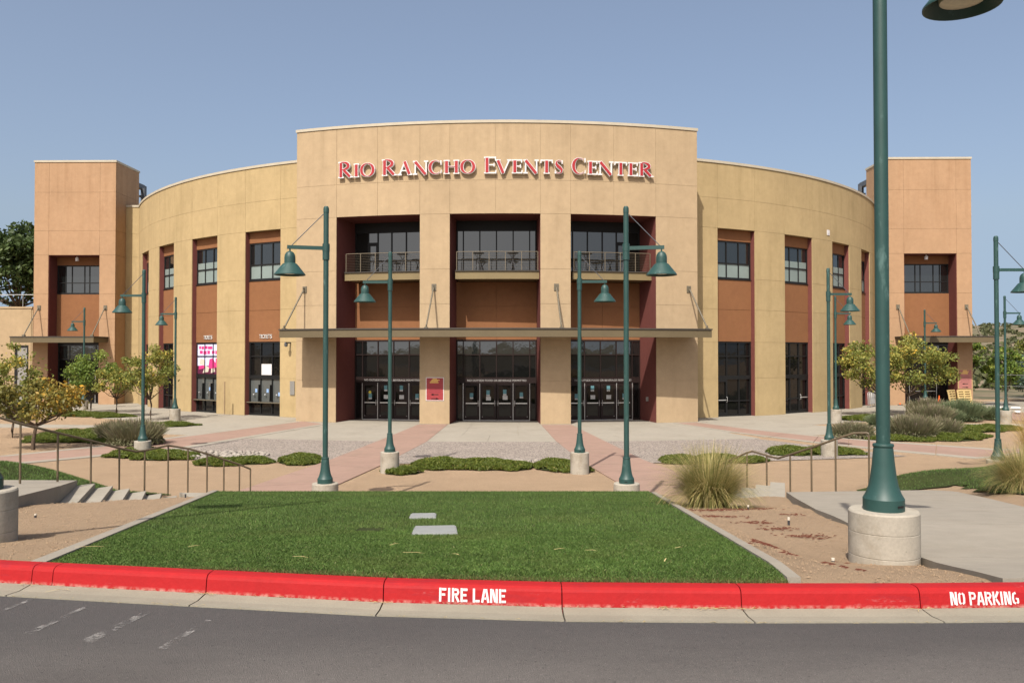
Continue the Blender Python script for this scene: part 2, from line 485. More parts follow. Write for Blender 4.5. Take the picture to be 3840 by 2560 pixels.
def np_mesh(name, verts, faces, rnd=None, m=None, parent=None, **kw):
    """verts (N,3), faces (M,k) with one k"""
    me = bpy.data.meshes.new(name)
    nv, (nf, k) = len(verts), faces.shape
    me.vertices.add(nv); me.vertices.foreach_set('co', np.ascontiguousarray(verts, dtype=np.float32).ravel())
    me.loops.add(nf * k); me.loops.foreach_set('vertex_index', np.ascontiguousarray(faces, dtype=np.int32).ravel())
    me.polygons.add(nf)
    me.polygons.foreach_set('loop_start', np.arange(0, nf * k, k, dtype=np.int32))
    me.polygons.foreach_set('loop_total', np.full(nf, k, dtype=np.int32))
    me.update(calc_edges=True)
    if rnd is not None:
        a = me.attributes.new('rnd', 'FLOAT', 'FACE'); a.data.foreach_set('value', np.ascontiguousarray(rnd, dtype=np.float32))
    me.materials.append(M[m])
    return link(name, me, parent, **kw)

def text_mesh(txt, size, depth, width=None, bold=0):
    cu = bpy.data.curves.new('text', 'FONT')
    cu.body = txt; cu.size = size; cu.extrude = depth; cu.align_x = 'CENTER'; cu.align_y = 'BOTTOM_BASELINE'
    cu.offset = bold; cu.resolution_u = 3
    o = bpy.data.objects.new('text', cu); COL.objects.link(o)
    bpy.context.view_layer.update()
    me = bpy.data.meshes.new_from_object(o.evaluated_get(bpy.context.evaluated_depsgraph_get()))
    bpy.data.objects.remove(o); bpy.data.curves.remove(cu)
    if width:
        xs = [v.co.x for v in me.vertices]; k = width / (max(xs) - min(xs)); c = (max(xs) + min(xs)) / 2
        for v in me.vertices: v.co.x = (v.co.x - c) * k
    me.materials.clear()
    return me

UPRIGHT = Matrix(((1, 0, 0, 0), (0, 0, -1, 0), (0, 1, 0, 0), (0, 0, 0, 1)))   # text plane xy -> wall plane xz, facing -y

# ------------------------------------------------------------------ ground form
KX = [-14, -11, -8, -5.5, -3.65, -2.07, -.84, .32, 1.46, 2.6, 3.29, 5, 8, 14]
KY = [8.6, 7.75, 6.85, 6.26, 5.89, 5.62, 5.42, 5.315, 5.285, 5.29, 5.31, 5.41, 5.72, 6.7]
def kb(x):                      # foot of the kerb
    return float(np.interp(x, KX, KY))
def sm(a, b, x):
    t = np.clip((x - a) / (b - a), 0, 1); return t * t * (3 - 2 * t)
def gz(x, y):
    x = np.asarray(x, float); y = np.asarray(y, float)
    a = np.maximum(0, np.abs(x + .85) - 8.7)
    toe = 21.8 + .95 * a; y0 = 17 + .9 * a; ys = 5.75 + .10 * a
    up = 2.262 - (y - ys) / (y0 - ys) * 1.302
    up = np.where(y < ys, 2.262, up)
    k = np.clip((y - y0) / (toe - y0), 0, 1)
    low = .96 * (1 - (k * k * (3 - 2 * k)) * .55 - k * .45)
    z = np.where(y < y0, up, low)
    z = z - .15 * np.exp(-((y - 7.7) / 1.5) ** 2) * sm(2.25, 2.8, x) * (1 - sm(3.7, 5, x))
    z = z - .13 * sm(.05, .5, x - np.interp(y, [5.5, 7.5, 9.7, 11.8, 14.6, 17.0], [3.25, 3.69, 3.95, 4.32, 5.0, 5.62])) * (1 - sm(0, .5, x - np.interp(y, [5.75, 9.7, 12.3, 15.2, 18.1], [7.0, 7.2, 7.6, 8.6, 9.5]))) * (1 - sm(18.3, 19.0, y)) * sm(5.6, 6.4, y)
    z = z - .11 * sm(2.95, 3.4, x) * (1 - sm(5.2, 6.0, x)) * sm(12.0, 16.5, y) * (1 - sm(18.5, 21.0, y)) * np.where(y < 17, 1, 1)
    z = z + .22 * np.exp(-((x - 9.0) / 2.2) ** 2 - ((y - 19.6) / 1.3) ** 2)
    z = z + .32 * np.exp(-((x + 11.7) / 2.6) ** 2 - ((y - 20.1) / 1.6) ** 2)
    # the sand falls away beside the curved steps
    px_, py_ = x + 9.17, y - 17.5
    i_ = (px_ * .94 + py_ * .34) / (.21 * .94 + .35 * .34); s_ = (px_ - .21 * i_) / .34
    w_ = sm(-.15, .1, s_) * (1 - sm(3.2, 4.2, s_)) * sm(-1, 0, i_) * (1 - sm(-.9, -.25, x - (-3.36 - .243 * (y - 5.9)))) * (y < 21)
    z = z + w_ * (np.minimum(z, 1.14 - .112 * np.clip(i_, 0, 8) - .12) - z)
    rr = np.hypot(x, y)
    return z + 21.5 * sm(110, 640, rr)
def G(x, y): return float(gz(x, y))

def grid_mesh(name, xs, ysf, zf, m, kind='structure', parent=None):
    nx = len(xs); cols = [ysf(x) for x in xs]; ny = len(cols[0])
    V = []
    for i, x in enumerate(xs):
        for y in cols[i]: V.append((x, y, zf(x, y)))
    F = []
    for i in range(nx - 1):
        for j in range(ny - 1):
            a = i * ny + j
            F.append((a, a + ny, a + ny + 1, a + 1))
    return np_mesh(name, np.array(V), np.array(F), m=m, kind=kind, parent=parent)

xs = sorted(set([round(-40 + .5 * i, 2) for i in range(161)] + [-1600, -900, -500, -300, -180, -120, -80, -60, -50, 50, 60, 80, 120, 180, 300, 500, 900, 1600]))
offs = [0] + [.35 * i for i in range(1, 70)] + [26, 28, 31, 35, 40, 46, 52, 58, 64]
def ysf(x): 
    b = (kb(x) if abs(x) < 14 else 8.0) + .14
    return [b + o for o in offs]
grid_mesh('ground', xs, ysf, lambda x, y: G(x, y) - .02, 'sand')
# far scrub land rising to a low ridge, and unseen land added behind the street for the window reflections
fx = sorted(set([-2400, -1700, -1200, -900, -700, -500, -380, -280, -200, -140, -100, -70, -40, -10, 20, 40, 60, 80, 100, 130, 160, 200, 250, 300, 360, 420, 480, 560, 640, 720, 800, 900, 1200, 1700, 2400]))
grid_mesh('hills', fx, lambda x: [65, 80, 95, 110, 130, 150, 175, 200, 230, 260, 300, 340, 380, 430, 480, 540, 600, 680, 760, 860, 1000, 1300, 1800],
          lambda x, y: 0.0 - .03 + 21.5 * float(sm(105, 560, math.hypot(x, y))) + 1.4 * math.sin(x * .011 + 1) * float(sm(150, 500, math.hypot(x, y))), 'hill')
grid_mesh('hills', fx, lambda x: [-14.5, -30, -60, -100, -160, -240, -340, -460, -600, -900, -1500],
          lambda x, y: 2.0 + 7 * float(sm(40, 500, -y)) + .8 * math.sin(x * .01), 'hill')
# road
grid_mesh('road', [-1600, -200, -60, -20] + [-14 + .5 * i for i in range(57)] + [20, 60, 200, 1600],
          lambda x: [-14.6, -8, -3, 0, 2, 3, 4, kb(max(-14, min(14, x))) - .265], lambda x, y: 2.155, 'road')

# ------------------------------------------------------------------ kerb and gutter
kerb = empty('kerb', (0, 0, 0), kind='structure')
gutter = empty('gutter', (0, 0, 0), kind='structure')
JX = [-14, -12, -10.5, -9.2, -8.0, -6.9, -5.75, -4.58, -3.38, -3.22, -2.07, -.84, .32, 1.46, 2.6, 3.78, 4.95, 6.15, 7.4, 8.6, 9.8, 11, 12.3, 13.9]
def xsec(a, b, sec, gap=.006):
    n = max(2, int((b - a) / .22)); xs_ = [a + gap + (b - a - 2 * gap) * i / n for i in range(n + 1)]
    mb = MB(); k = len(sec); vs = []
    for x in xs_:
        y = kb(x); sl = (kb(x + .05) - kb(x - .05)) / .1; c = 1 / math.hypot(1, sl)
        for dy, z in sec:
            vs.append((x - dy * sl * c * c * 0, y + dy / c * 1.0, z))
    fs = []
    for i in range(n):
        for j in range(k):
            fs.append((i * k + j, i * k + (j + 1) % k, (i + 1) * k + (j + 1) % k, (i + 1) * k + j))
    fs += [tuple(range(k - 1, -1, -1)), tuple(n * k + j for j in range(k))]
    mb.add(vs, fs); return mb
KSEC = [(.150, 1.95), (.150, 2.276), (.066, 2.278), (.042, 2.274), (.024, 2.262), (.016, 2.246), (.0, 2.16), (-.004, 1.95)]
GSEC = [(-.004, 1.97), (-.004, 2.157), (-.14, 2.150), (-.285, 2.163), (-.285, 1.97)]
ksecs = []
for a, b in zip(JX[:-1], JX[1:]):
    small = abs(a + 3.38) < .01
    ksecs.append((a, b, xsec(a, b, KSEC, .002 if small else .0035).build('kerb_section', 'kerb', kerb)))
for a, b in zip([j for j in JX[:-1] if j != -3.22], [j for j in JX[1:] if j != -3.22]):
    xsec(a, b, GSEC, .005).build('gutter_slab', 'gutter', gutter)

# stencilled lettering on the kerb face (real lettering, broken by stencil bridges)
STN = {
 'F': [((.12, 0), (.12, 1)), ((.24, .9), (.62, .9)), ((.24, .52), (.54, .52))],
 'I': [((.14, 0), (.14, 1))],
 'R': [((.12, 0), (.12, 1)), ((.24, .9), (.5, .88), (.56, .72), (.5, .56), (.24, .53)), ((.36, .44), (.60, 0))],
 'E': [((.12, 0), (.12, 1)), ((.24, .9), (.60, .9)), ((.24, .51), (.52, .51)), ((.24, .1), (.60, .1))],
 'L': [((.12, 0), (.12, 1)), ((.24, .1), (.60, .1))],
 'A': [((.08, 0), (.28, .98)), ((.40, .98), (.60, 0)), ((.27, .30), (.41, .30))],
 'N': [((.11, 0), (.11, 1)), ((.23, .96), (.44, .06)), ((.56, 0), (.56, 1))],
 'O': [((.26, .90), (.13, .80), (.11, .5), (.13, .20), (.26, .10)), ((.40, .10), (.54, .20), (.56, .5), (.54, .80), (.40, .90))],
 'P': [((.12, 0), (.12, 1)), ((.24, .9), (.5, .88), (.56, .70), (.5, .52), (.24, .49))],
 'K': [((.12, 0), (.12, 1)), ((.56, 1), (.27, .52)), ((.32, .44), (.60, 0))],
 'G': [((.40, .90), (.16, .82), (.11, .5), (.16, .18), (.34, .10)), ((.46, .12), (.56, .20), (.56, .46), (.38, .46))],
}
def stencil(word, x0, x1, z0, h, parent):
    adv = {'I': .34, ' ': .30}
    total = sum(adv.get(c, .72) for c in word); k = (x1 - x0) / total
    mb = MB(); cx = x0; i = 0
    for c in word:
        for st in STN.get(c, ()):
            pts = [(cx + p[0] * k, z0 + p[1] * h) for p in st]
            o = len(mb.v)
            mb.strip(pts, .090 * k, 0, -.0015)
            for q in range(o, len(mb.v)):
                x, y, z = mb.v[q]
                face = .016 * (z - 2.16) / .086 if z < 2.246 else .016 + (z - 2.246) * .5
                mb.v[q] = (x, kb(x) + face - .0012 + y - .0002 * (i % 4), z)
            i += 1
        cx += adv.get(c, .72) * k
    mb.build('painted_lettering', 'stencil', parent)
for a, b, o in ksecs:
    if abs(a + .84) < .01: stencil('FIRE LANE', -.475, -.03, 2.172, .084, o)
    if abs(a - 2.6) < .01: stencil('NO PARKING', 2.795, 3.245, 2.174, .080, o)
# faded parking stripes on the asphalt
for k_, (x0, y0, x1, y1, w) in enumerate([(-2.80, 4.78, -2.72, 5.34, .06), (-2.39, 4.66, -2.28, 5.22, .09), (-1.92, 4.56, -1.84, 5.05, .06), (-3.24, 5.1, -3.16, 5.5, .05)]):
    d = Vector((x1 - x0, y1 - y0)).normalized(); n_ = Vector((-d.y, d.x)) * w / 2
    MB().add([(x0 + n_.x, y0 + n_.y, 2.159), (x0 - n_.x, y0 - n_.y, 2.159), (x1 - n_.x * .6, y1 - n_.y * .6, 2.159), (x1 + n_.x * .6, y1 + n_.y * .6, 2.159)], [(0, 1, 2, 3)]).build('parking_stripe', 'stripe', bpy.data.objects['road'])

# ------------------------------------------------------------------ lawns
def lawn_l(y): return -3.36 - .243 * (y - 5.9)
def lawn_r(y): return 1.80 + .087 * (y - 5.3)
LY1 = 17.3
def lawn_z(x, y): return gz(x, y) + .012
rows = 36; cols_ = 26
V = []; F = []
for j in range(rows + 1):
    for i in range(cols_ + 1):
        u = i / cols_; v = j / rows
        y = 5.5 + (LY1 - 5.5) * v
        x = lawn_l(y) * (1 - u) + lawn_r(y) * u
        y = max(y, kb(x) + .17) if j == 0 else y + (kb(x) + .17 - 5.5) * (1 - v)
        V.append((x, y, float(lawn_z(x, y))))
for j in range(rows):
    for i in range(cols_):
        a = j * (cols_ + 1) + i
        F.append((a, a + 1, a + cols_ + 2, a + cols_ + 1))
np_mesh('lawn', np.array(V), np.array(F), m='soil', kind='structure')
def side_lawn(poly):
    x0, x1 = min(p[0] for p in poly), max(p[0] for p in poly); y0, y1 = min(p[1] for p in poly), max(p[1] for p in poly)
    st = .2; nx = int((x1 - x0) / st) + 1; ny = int((y1 - y0) / st) + 1
    gx, gy = np.meshgrid(x0 + st * np.arange(nx + 1), y0 + st * np.arange(ny + 1), indexing='ij')
    V = np.stack([gx.ravel(), gy.ravel(), gz(gx.ravel(), gy.ravel()) + .01], 1)
    F = []
    for i in range(nx):
        for j in range(ny):
            if in_poly(np.array([x0 + st * (i + .5)]), np.array([y0 + st * (j + .5)]), poly)[0]:
                k = i * (ny + 1) + j
                F.append((k, k + ny + 1, k + ny + 2, k + 1))
    return np_mesh('lawn', V, np.array(F), m='soil', kind='structure')
def in_poly(px, py, poly):
    c = np.zeros(len(px), bool); n = len(poly)
    for i in range(n):
        x1, y1 = poly[i][0], poly[i][1]; x2, y2 = poly[(i + 1) % n][0], poly[(i + 1) % n][1]
        c ^= ((y1 > py) != (y2 > py)) & (px < (x2 - x1) * (py - y1) / (y2 - y1 + 1e-12) + x1)
    return c
LBANK = [(-8.05, 19.65), (-8.7, 20.3), (-10.6, 20.9), (-13.2, 21.4), (-18.5, 21.5), (-18.5, 17.2), (-12.7, 17.9), (-11.0, 17.8), (-9.12, 17.65), (-8.6, 18.6)]
RBANK = [(6.2, 17.6), (8.3, 19.0), (10.6, 20.2), (13.2, 21.9), (16.5, 23.2), (18.0, 20.0), (14.0, 14.0), (9.1, 14.6), (9.0, 15.4), (9.65, 18.1), (8.0, 17.9)]
side_lawn(LBANK); side_lawn(RBANK)

def blades(px, py, pz, h, w, lean, name, m, label, cat, parent=None, seg=1):
    n = len(px)
    a = RNG.uniform(0, 2 * np.pi, n); b = RNG.uniform(0, 2 * np.pi, n)
    wx, wy = np.cos(a) * w / 2, np.sin(a) * w / 2
    lx, ly = np.cos(b) * lean * h, np.sin(b) * lean * h
    root = np.stack([px, py, pz], 1)
    if seg == 1:
        V = np.empty((n, 3, 3))
        V[:, 0] = root - np.stack([wx, wy, 0 * wx], 1); V[:, 1] = root + np.stack([wx, wy, 0 * wx], 1)
        V[:, 2] = root + np.stack([lx, ly, h * np.sqrt(np.maximum(.05, 1 - np.minimum(lean, .95) ** 2))], 1)
        F = np.arange(n * 3).reshape(n, 3)
        return np_mesh(name, V.reshape(-1, 3), F, RNG.random(n), m, parent, label=label, cat=cat, kind='stuff')
    V = np.empty((n, 4, 3))
    V[:, 0] = root - np.stack([wx, wy, 0 * wx], 1); V[:, 1] = root + np.stack([wx, wy, 0 * wx], 1)
    mid = root + np.stack([lx * .35, ly * .35, h * .62], 1)
    tip = root + np.stack([lx, ly, h * .92], 1)
    V[:, 2] = mid + np.stack([wx, wy, 0 * wx], 1) * .7
    V[:, 3] = tip
    F = np.concatenate([np.stack([np.arange(n) * 4, np.arange(n) * 4 + 1, np.arange(n) * 4 + 2], 1),
                        np.stack([np.arange(n) * 4, np.arange(n) * 4 + 2, np.arange(n) * 4 + 3], 1)])
    r = RNG.random(n)
    return np_mesh(name, V.reshape(-1, 3), F, np.concatenate([r, r]), m, parent, label=label, cat=cat, kind='stuff')

COVERS = [(-.80, 8.62, .225, .43), (-1.13, 10.55, .165, .34), (-1.50, 8.75, .14, .20)]
def lawn_points(n, y0, y1, power=1.0):
    y = y0 + (y1 - y0) * RNG.random(n) ** power
    u = RNG.random(n)
    x = lawn_l(y) * (1 - u) + lawn_r(y) * u
    kby = np.interp(x, KX, KY)
    ok = y > kby + .155
    for cx, cy, hw, hd in COVERS:
        ok &= ~((np.abs(x - cx) < hw) & (np.abs(y - cy) < hd))
    return x[ok], y[ok]
x, y = lawn_points(300000, 5.35, 8.6)
blades(x, y, lawn_z(x, y) - .004, RNG.uniform(.012, .030, len(x)), RNG.uniform(.0024, .0044, len(x)), RNG.uniform(.1, .9, len(x)), 'grass', 'grass',
       'short green turf filling the sloping lawn behind the red kerb', 'grass', seg=2)
x, y = lawn_points(260000, 8.6, LY1, 1.15)
blades(x, y, lawn_z(x, y) - .004, RNG.uniform(.018, .038, len(x)), RNG.uniform(.0042, .0075, len(x)), RNG.uniform(.1, .85, len(x)), 'grass', 'grass',
       'short green turf on the far half of the sloping lawn, up to its top edge', 'grass')
# worn, browned fringe along the kerb
n_ = 26000
fx2 = RNG.uniform(-3.6, 2.1, n_); fy2 = np.interp(fx2, KX, KY) + .152 + np.abs(RNG.normal(0, .05, n_))
k_ = (fx2 > lawn_l(fy2)) & (fx2 < lawn_r(fy2)); fx2, fy2 = fx2[k_], fy2[k_]
blades(fx2, fy2, lawn_z(fx2, fy2) - .004, RNG.uniform(.010, .030, len(fx2)), RNG.uniform(.002, .004, len(fx2)), RNG.uniform(.2, .95, len(fx2)), 'dry_grass', 'fringe', 'browned dry grass fringe where the lawn meets the red kerb', 'grass')
for bank, lab in ((LBANK, 'strip of green turf behind the handrail above the ticket windows side steps'), (RBANK, 'bank of green turf behind the concrete landing and its brown handrail')):
    xs_ = [p[0] for p in bank]; ys_ = [p[1] for p in bank]
    px = RNG.uniform(min(xs_), max(xs_), 60000); py = RNG.uniform(min(ys_), max(ys_), 60000)
    k = in_poly(px, py, bank); px, py = px[k], py[k]
    pz = gz(px, py) + .01
    blades(px, py, pz - .004, RNG.uniform(.03, .055, len(px)), RNG.uniform(.009, .014, len(px)), RNG.uniform(.1, .8, len(px)), 'grass', 'grass', lab, 'grass')

# valve covers sunk in the lawn
labs = ['large grey rectangular valve cover set in the lawn', 'smaller grey valve cover in the lawn, farther from the kerb', 'small valve box edge half hidden in a hollow of the lawn']
for (cx, cy, hw, hd), lb in zip(COVERS, labs):
    z = G(cx, cy); sl = (G(cx, cy + .3) - G(cx, cy - .3)) / .6
    o = empty('valve_cover', (cx, cy, z), 0, lb, 'utility cover', 'valve covers in the lawn')
    o.rotation_euler = (math.atan(sl), 0, R(5))
    small = hw < .15
    MB().box(-hw, hw, -hd, hd, -.10, .006 if small else .028).build('box_rim', 'cover', o)
    MB().box(-hw + .015, hw - .015, -hd + .015, hd - .015, .0, .012 if small else .036).build('lid', 'soil' if small else 'cover', o)

# concrete edging beside the lawn
edging = empty('edging', kind='structure')
def edge_strip(fx_, w0, w1, y0, y1, n):
    for i in range(n):
        a = y0 + (y1 - y0) * i / n + .004; b = y0 + (y1 - y0) * (i + 1) / n - .004
        mb = MB(); vs = []
        K = 4
        for j in range(K + 1):
            y = a + (b - a) * j / K; x = fx_(y)
            z = G(x, y)
            for xx, zz in ((x + w0, z - .2), (x + w0, z + .035), (x + w1, z + .035), (x + w1, z - .2)):
                vs.append((xx, y, zz))
        fs = []
        for j in range(K):
            for q in range(3):
                a_ = j * 4 + q
                fs.append((a_, a_ + 1, a_ + 5, a_ + 4))
        fs += [(0, 3, 2, 1), (K * 4, K * 4 + 1, K * 4 + 2, K * 4 + 3)]
        mb.add(vs, fs).build('edging_block', 'conc2', edging)
edge_strip(lawn_l, -.125, -.005, 6.08, 17.4, 5)
edge_strip(lawn_r, .005, .095, 5.50, 16.6, 5)

# ------------------------------------------------------------------ sloping concrete walks and steps
def path_slabs(parent, name, m, left, right, cuts, top, thick=.16, gap=.006):
    """left/right: polylines with the same parameter 0..1; cuts: list of parameters"""
    def at(pl, t):
        n = len(pl) - 1; s_ = min(int(t * n), n - 1); f = t * n - s_
        return tuple(pl[s_][k] + (pl[s_ + 1][k] - pl[s_][k]) * f for k in range(2))
    for a, b in zip(cuts[:-1], cuts[1:]):
        mb = MB(); K = 4; vs = []
        for j in range(K + 1):
            t = a + (b - a) * j / K
            l = at(left, t); r = at(right, t)
            if j == 0 or j == K:      # joint gap
                t2 = t + (gap / 8 if j == 0 else -gap / 8) * 1.0
                l = at(left, min(max(t2, 0), 1)); r = at(right, min(max(t2, 0), 1))
            for (xx, yy), zt in ((l, top(*l)), (r, top(*r))):
                vs.append((xx, yy, zt)); vs.append((xx, yy, zt - thick))
        fs = []
        for j in range(K):
            p = j * 4; q = p + 4
            fs += [(p, p + 2, q + 2, q), (p + 1, q + 1, q + 3, p + 3), (p, q, q + 1, p + 1), (p + 2, p + 3, q + 3, q + 2)]
        e = K * 4
        fs += [(0, 1, 3, 2), (e, e + 2, e + 3, e + 1)]
        mb.add(vs, fs).build(name, m, parent)
walk_r = empty('walkway', (4.5, 9, 0), kind='structure'); walk_r.location = (0, 0, 0)
rz_ = lambda x, y: EYE - (1.45 + .117 * (y - 5.5)) - .14 * math.exp(-((y - 7.6) / 1.7) ** 2) + .01
path_slabs(walk_r, 'paving_slab', 'conc2', [(3.25, 5.50), (3.69, 7.5), (3.95, 9.7), (4.32, 11.8), (5.0, 14.6), (5.62, 17.0)], [(7.0, 5.75), (7.1, 7.5), (7.2, 9.7), (7.6, 12.3), (8.6, 15.2), (9.5, 18.1)],
           [0, .2, .4, .6, .85, 1], rz_, .22)
walk_l = empty('walkway', kind='structure')
lz_ = lambda x, y: EYE - (1.45 + .0975 * (y - 5.5))
path_slabs(walk_l, 'paving_slab', 'conc2', [(-9.0, 7.2), (-9.6, 8.5), (-10.4, 10.5), (-11.2, 13), (-12.0, 15.6), (-12.6, 17.8)], [(-4.95, 6.25), (-5.65, 7.6), (-6.6, 10), (-7.46, 12.3), (-8.4, 15.35), (-9.17, 17.5)],
           [0, .2, .4, .6, .82, 1], lz_, .30)
steps_l = empty('stairs', kind='structure')
for i in range(1, 8):
    fxy = (-9.17 + .21 * i, 17.5 + .35 * i); pxy = (-9.17 + .21 * (i - 1), 17.5 + .35 * (i - 1)); z = 1.14 - .112 * i
    d = (.34 * 3.6, -.94 * 3.6)
    e = (.004, .006)
    MB().prism([pxy, (pxy[0] + d[0], pxy[1] + d[1]), (fxy[0] + d[0] - .006, fxy[1] + d[1]), (fxy[0] - .006, fxy[1] - .006)], z - .9, z).build('step', 'conc', steps_l)
# landing beyond the steps and a second flight down to the plaza
MB().prism([(-7.70, 19.95), (-6.9, 17.2), (-6.35, 17.0), (-6.25, 17.9), (-6.6, 20.6), (-8.3, 20.7)], -.3, .356).build('landing', 'conc', steps_l)
for i in range(3):
    z = .27 - .09 * i; o_ = .35 * i
    MB().prism([(-8.3 + .2 * i, 20.71 + o_), (-6.6 + .1 * i, 20.61 + o_), (-6.5 + .1 * i, 20.95 + o_), (-8.1 + .2 * i, 21.05 + o_)], -.3, z).build('step', 'conc', steps_l)
steps_r = empty('stairs', kind='structure')
for i in range(1, 7):
    z = .90 - .09 * i
    a = (5.60 - .29 * (i - 1), 17.0 + .16 * (i - 1)); b = (5.60 - .29 * i, 17.0 + .16 * i)
    d = (.75, 2.3)
    MB().prism([a, (b[0] + .004, b[1]), (b[0] + d[0] + .004, b[1] + d[1]), (a[0] + d[0], a[1] + d[1])], z - .9, z).build('step', 'conc', steps_r)

# ------------------------------------------------------------------ plaza surfaces
BC = (-.38, 81.3); BROT = R(-.9)
BW = Matrix.Translation((BC[0], BC[1], 0)) @ Matrix.Rotation(BROT, 4, 'Z')
def frame(r, th, z=0):
    t = R(th)
    return Matrix(((math.cos(t), -math.sin(t), 0, r * math.sin(t)), (math.sin(t), math.cos(t), 0, -r * math.cos(t)), (0, 0, 1, z), (0, 0, 0, 1)))
def arc_pts(r, t0, t1, n=10):
    P = []
    for i in range(n + 1):
        t = t0 + (t1 - t0) * i / n
        p = BW @ Vector((r * math.sin(R(t)), -r * math.cos(R(t)), 0)); P.append((p.x, p.y))
    return P
plaza = empty('plaza', (BC[0], BC[1], 0), BROT, kind='structure')
def ring(r0, r1, t0, t1, nseg, m='conc'):
    for i in range(nseg):
        a = t0 + (t1 - t0) * i / nseg; b = t0 + (t1 - t0) * (i + 1) / nseg
        g = math.degrees(.005 / r0)
        MB().arcbox(r0 + .005, r1 - .005, a + g, b - g, -.15, 0, 1.5).build('paving_slab', m, plaza)
ring(33.25, 36.0, -19.5, 19.5, 9); ring(36.0, 39.0, -17.5, 17.5, 9); ring(39.0, 42.0, -16.6, 16.6, 9); ring(42.0, 45.0, -16.0, 16.0, 8)
for s_ in (-1, 1):
    ring(32.6, 36.1, s_ * 19.6, s_ * 64, 11) if s_ > 0 else ring(32.6, 36.1, -64, -19.6, 11)
    ring(36.1, 39.6, s_ * 17.6, s_ * 62, 11) if s_ > 0 else ring(36.1, 39.6, -62, -17.6, 11)
    ring(39.6, 44.4, s_ * 16.7, s_ * 26, 3) if s_ > 0 else ring(39.6, 44.4, -26, -16.7, 3)
gr = MB()
top = arc_pts(45.01, -15.6, 15.6, 24); bot = arc_pts(52.4, -17.8, 17.8, 24)
gr.add([(x, y, .003) for x, y in top] + [(x, y, .003) for x, y in bot], [(i, i + 1, 25 + i + 1, 25 + i) for i in range(24)])
gr.build('gravel_bed', 'gravel', kind='structure')
pink = empty('pink_path', kind='structure')
flat = lambda x, y: .010
def ipts(pl, n):
    return pl
path_slabs(pink, 'paving_slab', 'pinkc', [(-5.12, 45.55), (-5.8, 38), (-6.6, 29.9), (-7.6, 23.3), (-7.7, 22.6)], [(-3.52, 45.55), (-3.75, 36.3), (-4.5, 28.6), (-5.1, 24.2), (-5.35, 22.2)], [i / 11 for i in range(12)], flat, .2)
path_slabs(pink, 'paving_slab', 'pinkc', [(1.60, 45.2), (1.95, 36.5), (2.5, 29.5), (3.15, 24.6), (3.4, 22.2)], [(3.25, 45.2), (4.1, 36.6), (4.75, 30.0), (5.75, 25.0), (6.1, 22.8)], [i / 11 for i in range(12)], flat, .2)
bands = {'l': ([(-12.3, 47.9), (-14.85, 40.7), (-16.8, 35.5), (-19.3, 31.1), (-23, 28.0), (-28, 25)], [(-10.2, 45.5), (-11.9, 38.9), (-13.2, 33.9), (-15.9, 30.5), (-18.4, 27.2), (-24, 22.6)]),
         'r': ([(9.0, 46.3), (10.8, 40.9), (13.1, 36), (14.9, 33.0), (17.3, 30.0), (21, 27.0)], [(10.6, 46.9), (12.6, 42.0), (14.4, 38.9), (16.3, 36.6), (19.6, 33.5), (24, 30.5)])}
for k_ in bands:
    l, r_ = bands[k_]
    def lerp(a, b, t): return [(p[0] + (q[0] - p[0]) * t, p[1] + (q[1] - p[1]) * t) for p, q in zip(a, b)]
    path_slabs(pink, 'paving_slab', 'pinkc', lerp(l, r_, .13), lerp(l, r_, .87), [i / 10 for i in range(11)], lambda x, y: max(.012, G(x, y) + .012), .2)
    path_slabs(pink, 'border_slab', 'conc', l, lerp(l, r_, .127), [i / 10 for i in range(11)], lambda x, y: max(.013, G(x, y) + .013), .2)
    path_slabs(pink, 'border_slab', 'conc', lerp(l, r_, .873), r_, [i / 10 for i in range(11)], lambda x, y: max(.013, G(x, y) + .013), .2)
cross = empty('cross_path', kind='structure')
path_slabs(cross, 'paving_slab', 'conc', [(-34, 45.8), (-29, 46.0), (-20, 44.6)], [(-34, 43.4), (-29, 43.8), (-20, 43.2)], [0, .2, .4, .6, .8, 1], lambda x, y: .006, .15)
path_slabs(cross, 'paving_slab', 'conc', [(18.5, 43.4), (24, 43.6), (34, 43.0)], [(18.5, 45.2), (24, 45.9), (34, 46)], [0, .2, .4, .6, .8, 1], lambda x, y: .006, .15)
court = empty('forecourt', kind='structure')
for i in range(4):
    MB().box(-41 + 3.2 * i + .005, -41 + 3.2 * (i + 1) - .005, 56.2, 66.5, -.15, .004).build('paving_slab', 'conc', court)
    MB().box(25.6 + 3.2 * i + .005, 25.6 + 3.2 * (i + 1) - .005, 55.2, 66.0, -.15, .004).build('paving_slab', 'conc', court)
MB().box(38.5, 75, 47.2, 68, -.15, .012).build('parking_lot', 'conc2', kind='structure')
MB().box(29.5, 38.4, 45.9, 55.1, -.15, .004).build('pavement', 'pinkc', kind='structure')
# ------------------------------------------------------------------ the arena
arena = empty('arena_building', (BC[0], BC[1], 0), BROT,
              'curved tan stucco arena with tall entrance block, two wings and orange corner towers', 'building')
RB, RW = 35.7, 33.2
GJ = .006          # half joint
def panel(parent, m, r, t0, t1, z0, z1, th=.07):
    g = math.degrees(GJ / r)
    return MB().arcbox(r - th, r, t0 + g, t1 - g, z0 + GJ, z1 - GJ, 1.0).build('stucco_panel', m, parent)
ROWS = [0, 2.37, 4.62, 6.64, 8.57, 11.63, 13.48]
